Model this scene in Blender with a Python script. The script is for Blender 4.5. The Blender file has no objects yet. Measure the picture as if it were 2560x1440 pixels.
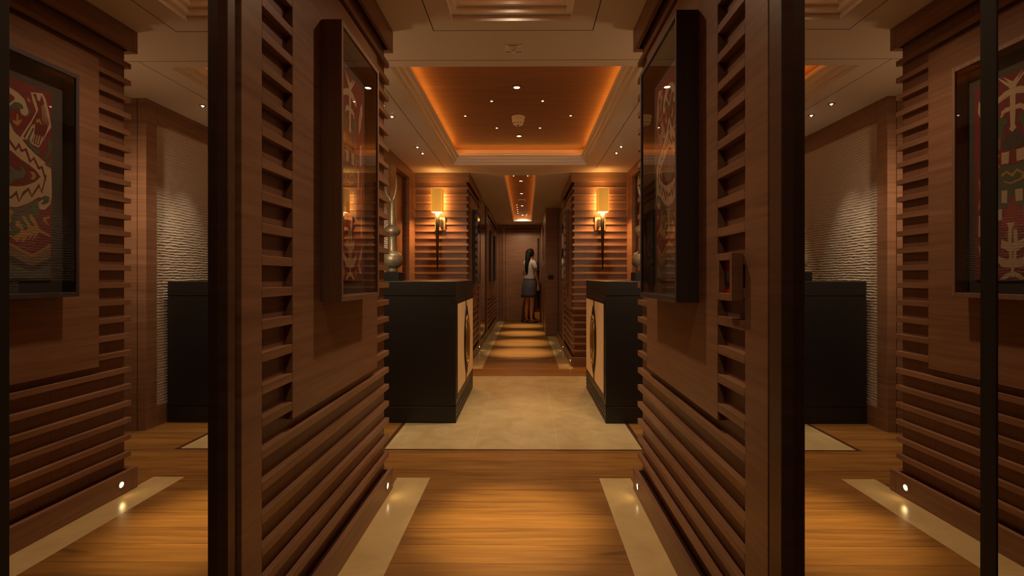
import bpy, bmesh, math, random
from mathutils import Vector, Matrix, noise

# ------------------------------------------------------------------ camera, world, exposure
random.seed(7)
SC = bpy.context.scene
COL = SC.collection
R = math.radians
F_PX = 1160.0

cam_data = bpy.data.cameras.new('camera')
cam_data.sensor_width = 36.0
cam_data.lens = F_PX / 2560.0 * 36.0
cam_data.shift_x = -25.0 / 2560.0
cam_data.shift_y = -28.0 / 2560.0
cam_data.clip_start = 0.02
cam = bpy.data.objects.new('camera', cam_data)
cam.location = (0.0, 0.0, 1.0)
cam.rotation_euler = (R(90), 0.0, R(0.45))
COL.objects.link(cam)
SC.camera = cam

world = bpy.data.worlds.new('world')
world.use_nodes = True
world.node_tree.nodes['Background'].inputs[0].default_value = (1.0, 0.55, 0.3, 1)
world.node_tree.nodes['Background'].inputs[1].default_value = 0.0
SC.world = world
SC.view_settings.view_transform = 'Standard'
SC.view_settings.look = 'None'
SC.view_settings.exposure = 0.0
SC.view_settings.gamma = 1.0
SC.view_settings.use_curve_mapping = False
SC.cycles.max_bounces = 10
SC.cycles.glossy_bounces = 5
SC.cycles.transparent_max_bounces = 10
SC.cycles.caustics_reflective = False
SC.cycles.caustics_refractive = False
SC.cycles.sample_clamp_indirect = 4.0

WARM = (1.0, 0.69, 0.42)        # the lamps' colour
AMBER = (1.0, 0.33, 0.04)       # the cove strips' colour
P_DOWN = 27.0                    # watt, coffer downlights
P_SPOT = 10.0                    # watt, small ceiling spots
P_COVE = 0.72                    # watt per metre of cove strip
P_SCONCE = 0.38
P_PASSAGE = 7.0

# ------------------------------------------------------------------ helpers
def lamp(name, kind, loc, energy, color=WARM, **kw):
    d = bpy.data.lights.new(name, kind)
    d.energy = energy
    d.color = color
    rot = kw.pop('rot', None)
    for k, v in kw.items():
        setattr(d, k, v)
    o = bpy.data.objects.new(name, d)
    o.location = loc
    if rot:
        o.rotation_euler = rot
    COL.objects.link(o)
    return o


class MB:
    """collects shapes for one mesh object"""
    def __init__(self):
        self.bm = bmesh.new()

    def quad(self, pts, m=0):
        vs = [self.bm.verts.new(p) for p in pts]
        f = self.bm.faces.new(vs)
        f.material_index = m
        return f

    def box(self, x0, x1, y0, y1, z0, z1, m=0):
        x0, x1 = min(x0, x1), max(x0, x1)
        y0, y1 = min(y0, y1), max(y0, y1)
        v = [self.bm.verts.new(p) for p in ((x0, y0, z0), (x1, y0, z0), (x1, y1, z0), (x0, y1, z0),
                                             (x0, y0, z1), (x1, y0, z1), (x1, y1, z1), (x0, y1, z1))]
        for ix in ((0, 3, 2, 1), (4, 5, 6, 7), (0, 1, 5, 4), (1, 2, 6, 5), (2, 3, 7, 6), (3, 0, 4, 7)):
            f = self.bm.faces.new([v[i] for i in ix])
            f.material_index = m
        return self

    def lathe(self, prof, cx=0, cy=0, cz=0, seg=32, m=0, axis='Z', caps=True, sx=1.0, sy=1.0):
        rings = []
        for (r, h) in prof:
            ring = []
            for i in range(seg):
                a = 2 * math.pi * i / seg
                u, v = r * math.cos(a) * sx, r * math.sin(a) * sy
                if axis == 'Z':
                    p = (cx + u, cy + v, cz + h)
                elif axis == 'X':
                    p = (cx + h, cy + u, cz + v)
                else:
                    p = (cx + u, cy + h, cz + v)
                ring.append(self.bm.verts.new(p))
            rings.append(ring)
        for a, b in zip(rings[:-1], rings[1:]):
            for i in range(seg):
                j = (i + 1) % seg
                f = self.bm.faces.new((a[i], a[j], b[j], b[i]))
                f.material_index = m
                f.smooth = True
        if caps:
            for ring in (rings[0], rings[-1]):
                try:
                    f = self.bm.faces.new(ring)
                    f.material_index = m
                except ValueError:
                    pass
        return self

    def tube(self, pts, radii, seg=10, m=0, caps=True):
        pts = [Vector(p) for p in pts]
        rings = []
        up = Vector((0.3, 0.2, 1)).normalized()
        for i, p in enumerate(pts):
            if i == 0:
                t = pts[1] - pts[0]
            elif i == len(pts) - 1:
                t = pts[-1] - pts[-2]
            else:
                t = pts[i + 1] - pts[i - 1]
            t.normalize()
            s = t.cross(up)
            if s.length < 1e-3:
                s = t.cross(Vector((1, 0, 0)))
            s.normalize()
            n = s.cross(t)
            r = radii[i] if isinstance(radii, (list, tuple)) else radii
            rings.append([self.bm.verts.new(p + (s * math.cos(2 * math.pi * k / seg) + n * math.sin(2 * math.pi * k / seg)) * r)
                          for k in range(seg)])
        for a, b in zip(rings[:-1], rings[1:]):
            for i in range(seg):
                j = (i + 1) % seg
                f = self.bm.faces.new((a[i], a[j], b[j], b[i]))
                f.material_index = m
                f.smooth = True
        if caps:
            for ring in (rings[0], rings[-1]):
                self.bm.faces.new(ring).material_index = m
        return self

    def loft(self, sections, m=0, caps=True, seg=28):
        """sections: (centre, half width along a, half depth along b, direction a as angle)"""
        rings = []
        for (c, ra, rb, ang) in sections:
            ca, sa = math.cos(ang), math.sin(ang)
            ring = []
            for k in range(seg):
                t = 2 * math.pi * k / seg
                u, v = ra * math.cos(t), rb * math.sin(t)
                ring.append(self.bm.verts.new((c[0] + u * ca - v * sa, c[1] + u * sa + v * ca, c[2])))
            rings.append(ring)
        for a, b in zip(rings[:-1], rings[1:]):
            for i in range(seg):
                j = (i + 1) % seg
                f = self.bm.faces.new((a[i], a[j], b[j], b[i]))
                f.material_index = m
                f.smooth = True
        if caps:
            for ring in (rings[0], rings[-1]):
                self.bm.faces.new(ring).material_index = m
        return self

    def done(self, name, mats, parent=None, bevel=0.0, loc=None, fix=True, seg=1):
        if fix:
            bmesh.ops.recalc_face_normals(self.bm, faces=self.bm.faces)
        me = bpy.data.meshes.new(name)
        self.bm.to_mesh(me)
        self.bm.free()
        if not isinstance(mats, (list, tuple)):
            mats = [mats]
        for mt in mats:
            me.materials.append(mt)
        o = bpy.data.objects.new(name, me)
        COL.objects.link(o)
        if parent is not None:
            o.parent = parent
        if loc is not None:
            o.location = loc
        if bevel > 0:
            b = o.modifiers.new('bevel', 'BEVEL')
            b.width = bevel
            b.segments = seg
            b.limit_method = 'ANGLE'
            b.angle_limit = R(40)
        return o


def thing(name, label, cat, loc=(0, 0, 0), group=None, rotz=0.0):
    o = bpy.data.objects.new(name, None)
    o.empty_display_size = 0.1
    COL.objects.link(o)
    o.location = loc
    o.rotation_euler = (0, 0, rotz)
    return tag(o, label, cat, group)


def tag(o, label, cat, group=None):
    o['label'] = label
    o['category'] = cat
    if group:
        o['group'] = group
    return o


def struct(o, label=None, cat=None):
    o['kind'] = 'structure'
    if label:
        o['label'] = label
    if cat:
        o['category'] = cat
    return o


def copy_tree(o, parent=None, loc=None):
    c = o.copy()
    COL.objects.link(c)
    if parent is not None:
        c.parent = parent
    if loc is not None:
        c.location = loc
    for ch in list(o.children):
        copy_tree(ch, c)
    return c


# ------------------------------------------------------------------ materials
def new_mat(name):
    m = bpy.data.materials.new(name)
    m.use_nodes = True
    nt = m.node_tree
    return m, nt, nt.nodes['Principled BSDF']


def plain(name, col, rough=0.5, metal=0.0, emit=None, strength=0.0, noise=0.0, nscale=40.0, bump=0.0, spec=0.5):
    m, nt, b = new_mat(name)
    b.inputs['Base Color'].default_value = (*col, 1)
    b.inputs['Roughness'].default_value = rough
    b.inputs['Metallic'].default_value = metal
    b.inputs['Specular IOR Level'].default_value = spec
    if emit:
        b.inputs['Emission Color'].default_value = (*emit, 1)
        b.inputs['Emission Strength'].default_value = strength
    if noise or bump:
        tc = nt.nodes.new('ShaderNodeTexCoord')
        n = nt.nodes.new('ShaderNodeTexNoise')
        n.inputs['Scale'].default_value = nscale
        n.inputs['Detail'].default_value = 5
        nt.links.new(tc.outputs['Object'], n.inputs['Vector'])
        if noise:
            mx = nt.nodes.new('ShaderNodeMix')
            mx.data_type = 'RGBA'
            mx.inputs[6].default_value = (*[c * (1 - noise) for c in col], 1)
            mx.inputs[7].default_value = (*[min(1, c * (1 + noise)) for c in col], 1)
            nt.links.new(n.outputs['Fac'], mx.inputs[0])
            nt.links.new(mx.outputs[2], b.inputs['Base Color'])
        if bump:
            bp = nt.nodes.new('ShaderNodeBump')
            bp.inputs['Strength'].default_value = bump
            bp.inputs['Distance'].default_value = 0.002
            nt.links.new(n.outputs['Fac'], bp.inputs['Height'])
            nt.links.new(bp.outputs['Normal'], b.inputs['Normal'])
    return m


def wood(name, dark, light, scale=(2.2, 2.2, 70), rough=0.38, joint=None, planks=None, bump=0.25, contrast=(0.22, 0.78), spec=0.45):
    """grain runs where the scale is small; joint=(axis, width): fine vertical seams; planks=(axis, width): boards of different tone"""
    m, nt, b = new_mat(name)
    N, L = nt.nodes, nt.links
    tc = N.new('ShaderNodeTexCoord')
    src = tc.outputs['Object']
    sep = N.new('ShaderNodeSeparateXYZ')
    L.new(src, sep.inputs[0])
    vec = src
    tone = None
    if planks:
        ax, w, off = planks
        d = N.new('ShaderNodeMath'); d.operation = 'MULTIPLY_ADD'
        L.new(sep.outputs[ax], d.inputs[0]); d.inputs[1].default_value = 1.0 / w; d.inputs[2].default_value = 40.0 - 2.178 / w
        fl = N.new('ShaderNodeMath'); fl.operation = 'FLOOR'
        L.new(d.outputs[0], fl.inputs[0])
        wn = N.new('ShaderNodeTexWhiteNoise'); wn.noise_dimensions = '1D'
        L.new(fl.outputs[0], wn.inputs['W'])
        tone = wn.outputs['Value']
        ofs = N.new('ShaderNodeVectorMath'); ofs.operation = 'SCALE'
        L.new(wn.outputs['Color'], ofs.inputs[0]); ofs.inputs['Scale'].default_value = 9.0
        add = N.new('ShaderNodeVectorMath'); add.operation = 'ADD'
        L.new(src, add.inputs[0]); L.new(ofs.outputs[0], add.inputs[1])
        vec = add.outputs[0]
        fr = N.new('ShaderNodeMath'); fr.operation = 'FRACT'
        L.new(d.outputs[0], fr.inputs[0])
        pj = N.new('ShaderNodeMath'); pj.operation = 'LESS_THAN'
        L.new(fr.outputs[0], pj.inputs[0]); pj.inputs[1].default_value = 0.02
    mp = N.new('ShaderNodeMapping')
    mp.inputs['Scale'].default_value = scale
    L.new(vec, mp.inputs[0])
    n1 = N.new('ShaderNodeTexNoise')
    n1.inputs['Scale'].default_value = 1.0; n1.inputs['Detail'].default_value = 7; n1.inputs['Roughness'].default_value = 0.62
    n1.inputs['Distortion'].default_value = 0.25
    L.new(mp.outputs[0], n1.inputs['Vector'])
    mp2 = N.new('ShaderNodeMapping')
    mp2.inputs['Scale'].default_value = [s ** 0.72 * 0.9 for s in scale]
    L.new(vec, mp2.inputs[0])
    n2 = N.new('ShaderNodeTexNoise')
    n2.inputs['Scale'].default_value = 1.0; n2.inputs['Detail'].default_value = 3; n2.inputs['Distortion'].default_value = 1.2
    L.new(mp2.outputs[0], n2.inputs['Vector'])
    mixn = N.new('ShaderNodeMix'); mixn.data_type = 'FLOAT'
    mixn.inputs[0].default_value = 0.42
    L.new(n1.outputs['Fac'], mixn.inputs[2]); L.new(n2.outputs['Fac'], mixn.inputs[3])
    fac = mixn.outputs[0]
    if tone is not None:
        mt = N.new('ShaderNodeMix'); mt.data_type = 'FLOAT'
        mt.inputs[0].default_value = 0.13
        L.new(fac, mt.inputs[2]); L.new(tone, mt.inputs[3])
        fac = mt.outputs[0]
    rp = N.new('ShaderNodeValToRGB')
    rp.color_ramp.elements[0].position = contrast[0]; rp.color_ramp.elements[0].color = (*dark, 1)
    rp.color_ramp.elements[1].position = contrast[1]; rp.color_ramp.elements[1].color = (*light, 1)
    L.new(fac, rp.inputs[0])
    col = rp.outputs[0]

    def darken(col, mask, amount):
        mx = N.new('ShaderNodeMix'); mx.data_type = 'RGBA'; mx.blend_type = 'MULTIPLY'
        s = N.new('ShaderNodeMath'); s.operation = 'MULTIPLY'
        L.new(mask, s.inputs[0]); s.inputs[1].default_value = amount
        L.new(s.outputs[0], mx.inputs[0])
        L.new(col, mx.inputs[6]); mx.inputs[7].default_value = (0.1, 0.08, 0.06, 1)
        return mx.outputs[2]
    if planks:
        col = darken(col, pj.outputs[0], 0.7)
        # knots
        mpk = N.new('ShaderNodeMapping')
        mpk.inputs['Scale'].default_value = [1.6 if s < 10 else 7.5 for s in scale]
        L.new(vec, mpk.inputs[0])
        nk = N.new('ShaderNodeTexNoise'); nk.inputs['Scale'].default_value = 1.0; nk.inputs['Detail'].default_value = 4; nk.inputs['Distortion'].default_value = 0.8
        L.new(mpk.outputs[0], nk.inputs['Vector'])
        mr = N.new('ShaderNodeMapRange'); mr.inputs[1].default_value = 0.66; mr.inputs[2].default_value = 0.78
        L.new(nk.outputs['Fac'], mr.inputs[0])
        col = darken(col, mr.outputs[0], 0.6)
    if joint:
        for ax, w in joint:
            d = N.new('ShaderNodeMath'); d.operation = 'DIVIDE'
            L.new(sep.outputs[ax], d.inputs[0]); d.inputs[1].default_value = w
            fr = N.new('ShaderNodeMath'); fr.operation = 'FRACT'
            L.new(d.outputs[0], fr.inputs[0])
            lt = N.new('ShaderNodeMath'); lt.operation = 'LESS_THAN'
            L.new(fr.outputs[0], lt.inputs[0]); lt.inputs[1].default_value = 0.0016 / w
            col = darken(col, lt.outputs[0], 0.75)
    L.new(col, b.inputs['Base Color'])
    b.inputs['Roughness'].default_value = rough
    b.inputs['Specular IOR Level'].default_value = spec
    if bump:
        bp = N.new('ShaderNodeBump')
        bp.inputs['Strength'].default_value = bump; bp.inputs['Distance'].default_value = 0.0012
        L.new(fac, bp.inputs['Height'])
        L.new(bp.outputs['Normal'], b.inputs['Normal'])
    return m


def stone(name, base, vein, joints=False, rough=0.22):
    m, nt, b = new_mat(name)
    N, L = nt.nodes, nt.links
    tc = N.new('ShaderNodeTexCoord')
    n = N.new('ShaderNodeTexNoise'); n.inputs['Scale'].default_value = 5.5; n.inputs['Detail'].default_value = 8; n.inputs['Roughness'].default_value = 0.6; n.inputs['Distortion'].default_value = 0.7
    L.new(tc.outputs['Object'], n.inputs['Vector'])
    rp = N.new('ShaderNodeValToRGB')
    rp.color_ramp.elements[0].position = 0.3; rp.color_ramp.elements[0].color = (*vein, 1)
    rp.color_ramp.elements[1].position = 0.62; rp.color_ramp.elements[1].color = (*base, 1)
    L.new(n.outputs['Fac'], rp.inputs[0])
    col = rp.outputs[0]
    if joints:
        sep = N.new('ShaderNodeSeparateXYZ'); L.new(tc.outputs['Object'], sep.inputs[0])
        prev = None
        for ax, off, w in ((0, 0.19, 0.497), (1, 0.19, 0.497)):
            a = N.new('ShaderNodeMath'); a.operation = 'SUBTRACT'; L.new(sep.outputs[ax], a.inputs[0]); a.inputs[1].default_value = off - 10 * w
            d = N.new('ShaderNodeMath'); d.operation = 'DIVIDE'; L.new(a.outputs[0], d.inputs[0]); d.inputs[1].default_value = w
            f = N.new('ShaderNodeMath'); f.operation = 'FRACT'; L.new(d.outputs[0], f.inputs[0])
            lt = N.new('ShaderNodeMath'); lt.operation = 'LESS_THAN'; L.new(f.outputs[0], lt.inputs[0]); lt.inputs[1].default_value = 0.006
            prev = lt if prev is None else prev
            if prev is not lt:
                mxx = N.new('ShaderNodeMath'); mxx.operation = 'MAXIMUM'
                L.new(prev.outputs[0], mxx.inputs[0]); L.new(lt.outputs[0], mxx.inputs[1]); prev = mxx
        mx = N.new('ShaderNodeMix'); mx.data_type = 'RGBA'
        s = N.new('ShaderNodeMath'); s.operation = 'MULTIPLY'; L.new(prev.outputs[0], s.inputs[0]); s.inputs[1].default_value = 0.5
        L.new(s.outputs[0], mx.inputs[0]); L.new(col, mx.inputs[6]); mx.inputs[7].default_value = (min(1, base[0] * 1.3), min(1, base[1] * 1.35), min(1, base[2] * 1.5), 1)
        col = mx.outputs[2]
    L.new(col, b.inputs['Base Color'])
    b.inputs['Roughness'].default_value = rough
    return m


def pane_glass(name):
    m, nt, b = new_mat(name)
    N, L = nt.nodes, nt.links
    N.remove(b)
    out = N['Material Output']
    tr = N.new('ShaderNodeBsdfTransparent'); tr.inputs[0].default_value = (0.95, 0.95, 0.94, 1)
    gl = N.new('ShaderNodeBsdfGlossy'); gl.inputs['Roughness'].default_value = 0.0
    ge = N.new('ShaderNodeNewGeometry')
    dt = N.new('ShaderNodeVectorMath'); dt.operation = 'DOT_PRODUCT'
    L.new(ge.outputs['Normal'], dt.inputs[0]); L.new(ge.outputs['Incoming'], dt.inputs[1])
    ab = N.new('ShaderNodeMath'); ab.operation = 'ABSOLUTE'; L.new(dt.outputs['Value'], ab.inputs[0])
    om = N.new('ShaderNodeMath'); om.operation = 'SUBTRACT'; om.inputs[0].default_value = 1.0; L.new(ab.outputs[0], om.inputs[1])
    pw = N.new('ShaderNodeMath'); pw.operation = 'POWER'; L.new(om.outputs[0], pw.inputs[0]); pw.inputs[1].default_value = 3.0
    ma = N.new('ShaderNodeMath'); ma.operation = 'MULTIPLY_ADD'; ma.use_clamp = True
    L.new(pw.outputs[0], ma.inputs[0]); ma.inputs[1].default_value = 0.9; ma.inputs[2].default_value = 0.06
    mx = N.new('ShaderNodeMixShader')
    L.new(ma.outputs[0], mx.inputs[0]); L.new(tr.outputs[0], mx.inputs[1]); L.new(gl.outputs[0], mx.inputs[2])
    L.new(mx.outputs[0], out.inputs['Surface'])
    return m


OAK_D, OAK_L = (0.145, 0.069, 0.039), (0.37, 0.20, 0.118)
M = {}
M['oak'] = wood('oak_panelling', OAK_D, OAK_L)
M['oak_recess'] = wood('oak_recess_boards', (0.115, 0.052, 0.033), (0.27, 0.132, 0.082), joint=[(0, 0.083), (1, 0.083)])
M['oak_trim'] = wood('oak_trim', (0.145, 0.068, 0.038), (0.35, 0.185, 0.108))
M['oak_ceiling'] = wood('oak_ceiling_veneer', (0.17, 0.075, 0.038), (0.36, 0.17, 0.088), scale=(1.6, 60, 2), rough=0.5)
M['frame_wood'] = wood('dark_frame_wood', (0.044, 0.038, 0.044), (0.080, 0.066, 0.074), scale=(60, 60, 2.5))
M['frame_wood_red'] = wood('brown_frame_wood', (0.15, 0.088, 0.062), (0.30, 0.175, 0.115), scale=(60, 60, 2.5))
M['jamb'] = wood('mirror_jamb_wood', (0.065, 0.03, 0.018), (0.14, 0.066, 0.036))
M['floor_wood'] = wood('oak_floor_boards', (0.155, 0.070, 0.020), (0.45, 0.225, 0.058), scale=(2.4, 48, 1), rough=0.33, planks=(1, 0.1125, 0.41), bump=0.2, contrast=(0.3, 0.7))
M['border_wood'] = wood('dark_floor_border', (0.05, 0.02, 0.01), (0.11, 0.045, 0.02), scale=(30, 2, 1))
M['stone'] = stone('cream_limestone', (0.60, 0.49, 0.27), (0.50, 0.38, 0.19), joints=True)
M['stone_strip'] = stone('cream_limestone_strip', (0.68, 0.52, 0.26), (0.56, 0.41, 0.19))
M['paint'] = plain('ceiling_paint', (0.72, 0.64, 0.58), 0.6, noise=0.02, nscale=3)
M['moulding'] = plain('coffer_moulding_paint', (0.86, 0.81, 0.77), 0.32)
M['groove'] = plain('dark_groove', (0.02, 0.012, 0.008), 0.8)
M['shadow_line'] = plain('ceiling_shadow_gap', (0.16, 0.12, 0.10), 0.8)
M['brass'] = plain('brass', (0.75, 0.5, 0.2), 0.22, 1.0)
M['brass_dark'] = plain('aged_brass', (0.42, 0.27, 0.12), 0.28, 1.0, noise=0.3, nscale=60)
M['lacquer'] = wood('black_brown_lacquer', (0.011, 0.010, 0.010), (0.020, 0.017, 0.016), rough=0.38, bump=0.05)
M['inlay'] = plain('tan_leather_inlay', (0.84, 0.62, 0.36), 0.5, noise=0.12, nscale=14, bump=0.2)
M['plaster'] = plain('ribbed_cream_plaster', (0.60, 0.53, 0.44), 0.75, noise=0.16, nscale=90, bump=0.5)
M['bronze'] = plain('patinated_bronze', (0.46, 0.41, 0.30), 0.42, 0.7, noise=0.35, nscale=34, bump=0.8)
M['black'] = plain('black_plinth', (0.006, 0.006, 0.006), 0.35)
M['mirror'] = plain('mirror_silver', (0.74, 0.72, 0.71), 0.0, 1.0)
M['gasket'] = plain('black_gasket', (0.008, 0.007, 0.007), 0.5)
M['glass'] = pane_glass('picture_glass')
M['mat'] = plain('dark_mount_board', (0.050, 0.042, 0.036), 0.8)
M['shade'] = plain('lit_parchment_shade', (0.9, 0.6, 0.25), 0.6, emit=(1.0, 0.40, 0.035), strength=0.62)
_nt = M['shade'].node_tree
_tc = _nt.nodes.new('ShaderNodeTexCoord'); _sp = _nt.nodes.new('ShaderNodeSeparateXYZ'); _mr = _nt.nodes.new('ShaderNodeMapRange')
_mr.inputs[1].default_value = 0.885; _mr.inputs[2].default_value = 0.66; _mr.inputs[3].default_value = 0.38; _mr.inputs[4].default_value = 0.62
_nt.links.new(_tc.outputs['Object'], _sp.inputs[0]); _nt.links.new(_sp.outputs[2], _mr.inputs[0]); _nt.links.new(_mr.outputs[0], _nt.nodes['Principled BSDF'].inputs['Emission Strength'])
M['shade_bottom'] = plain('lit_shade_diffuser', (0.9, 0.8, 0.6), 0.6, emit=(1.0, 0.72, 0.36), strength=5)
M['iron'] = plain('dark_bronze_stem', (0.03, 0.022, 0.015), 0.35, 0.7)
M['iron_bracket'] = plain('bronze_bracket', (0.12, 0.09, 0.06), 0.35, 0.8)
M['lens'] = plain('lit_lens', (1, 1, 1), 0.3, emit=(1.0, 0.70, 0.42), strength=22)
M['opal'] = plain('lit_opal_glass', (0.9, 0.8, 0.65), 0.4, emit=(1.0, 0.72, 0.42), strength=2.5)
M['lens_led'] = plain('lit_led_lens', (1, 1, 1), 0.3, emit=(1.0, 0.86, 0.50), strength=12)
M['trim_ring'] = plain('lamp_trim', (0.20, 0.10, 0.055), 0.45, 0.3)
M['chrome'] = plain('brushed_nickel', (0.55, 0.5, 0.45), 0.3, 1.0)
M['plastic'] = plain('white_plastic', (0.85, 0.78, 0.72), 0.5)
M['plastic_slot'] = plain('detector_slot', (0.05, 0.04, 0.035), 0.6)
M['red'] = plain('red_plastic', (0.45, 0.02, 0.02), 0.3)
M['black_glass'] = plain('black_window', (0.008, 0.012, 0.02), 0.1)
M['black_plastic'] = plain('black_plastic', (0.012, 0.01, 0.012), 0.35)
TX = {'c': (0.46, 0.33, 0.20), 'g': (0.075, 0.085, 0.045), 'y': (0.38, 0.19, 0.045), 'r': (0.26, 0.02, 0.016),
      'd': (0.135, 0.018, 0.014), 't': (0.10, 0.11, 0.085), 'b': (0.20, 0.11, 0.06), 'k': (0.055, 0.042, 0.036), 'base': (0.17, 0.02, 0.018)}


def cloth_mat(name, col):
    m, nt, b = new_mat(name)
    N, L = nt.nodes, nt.links
    tc = N.new('ShaderNodeTexCoord')
    mp = N.new('ShaderNodeMapping'); mp.inputs['Scale'].default_value = (1, 60, 420)
    L.new(tc.outputs['Object'], mp.inputs[0])
    n = N.new('ShaderNodeTexNoise'); n.inputs['Scale'].default_value = 1; n.inputs['Detail'].default_value = 4
    L.new(mp.outputs[0], n.inputs['Vector'])
    mx = N.new('ShaderNodeMix'); mx.data_type = 'RGBA'
    mx.inputs[6].default_value = (*[c * 0.62 for c in col], 1); mx.inputs[7].default_value = (*[c * 1.3 for c in col], 1)
    L.new(n.outputs['Fac'], mx.inputs[0]); L.new(mx.outputs[2], b.inputs['Base Color'])
    b.inputs['Roughness'].default_value = 0.9
    return m


for k_, c_ in list(TX.items()):
    M['tx_' + k_] = cloth_mat('ikat_' + {'c': 'cream', 'g': 'green', 'y': 'yellow', 'r': 'scarlet', 'd': 'crimson', 't': 'teal', 'b': 'tan', 'k': 'slate', 'base': 'madder'}[k_], c_)
TXK = ['base', 'c', 'g', 'y', 'r', 'd', 't', 'b', 'k']

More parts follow.
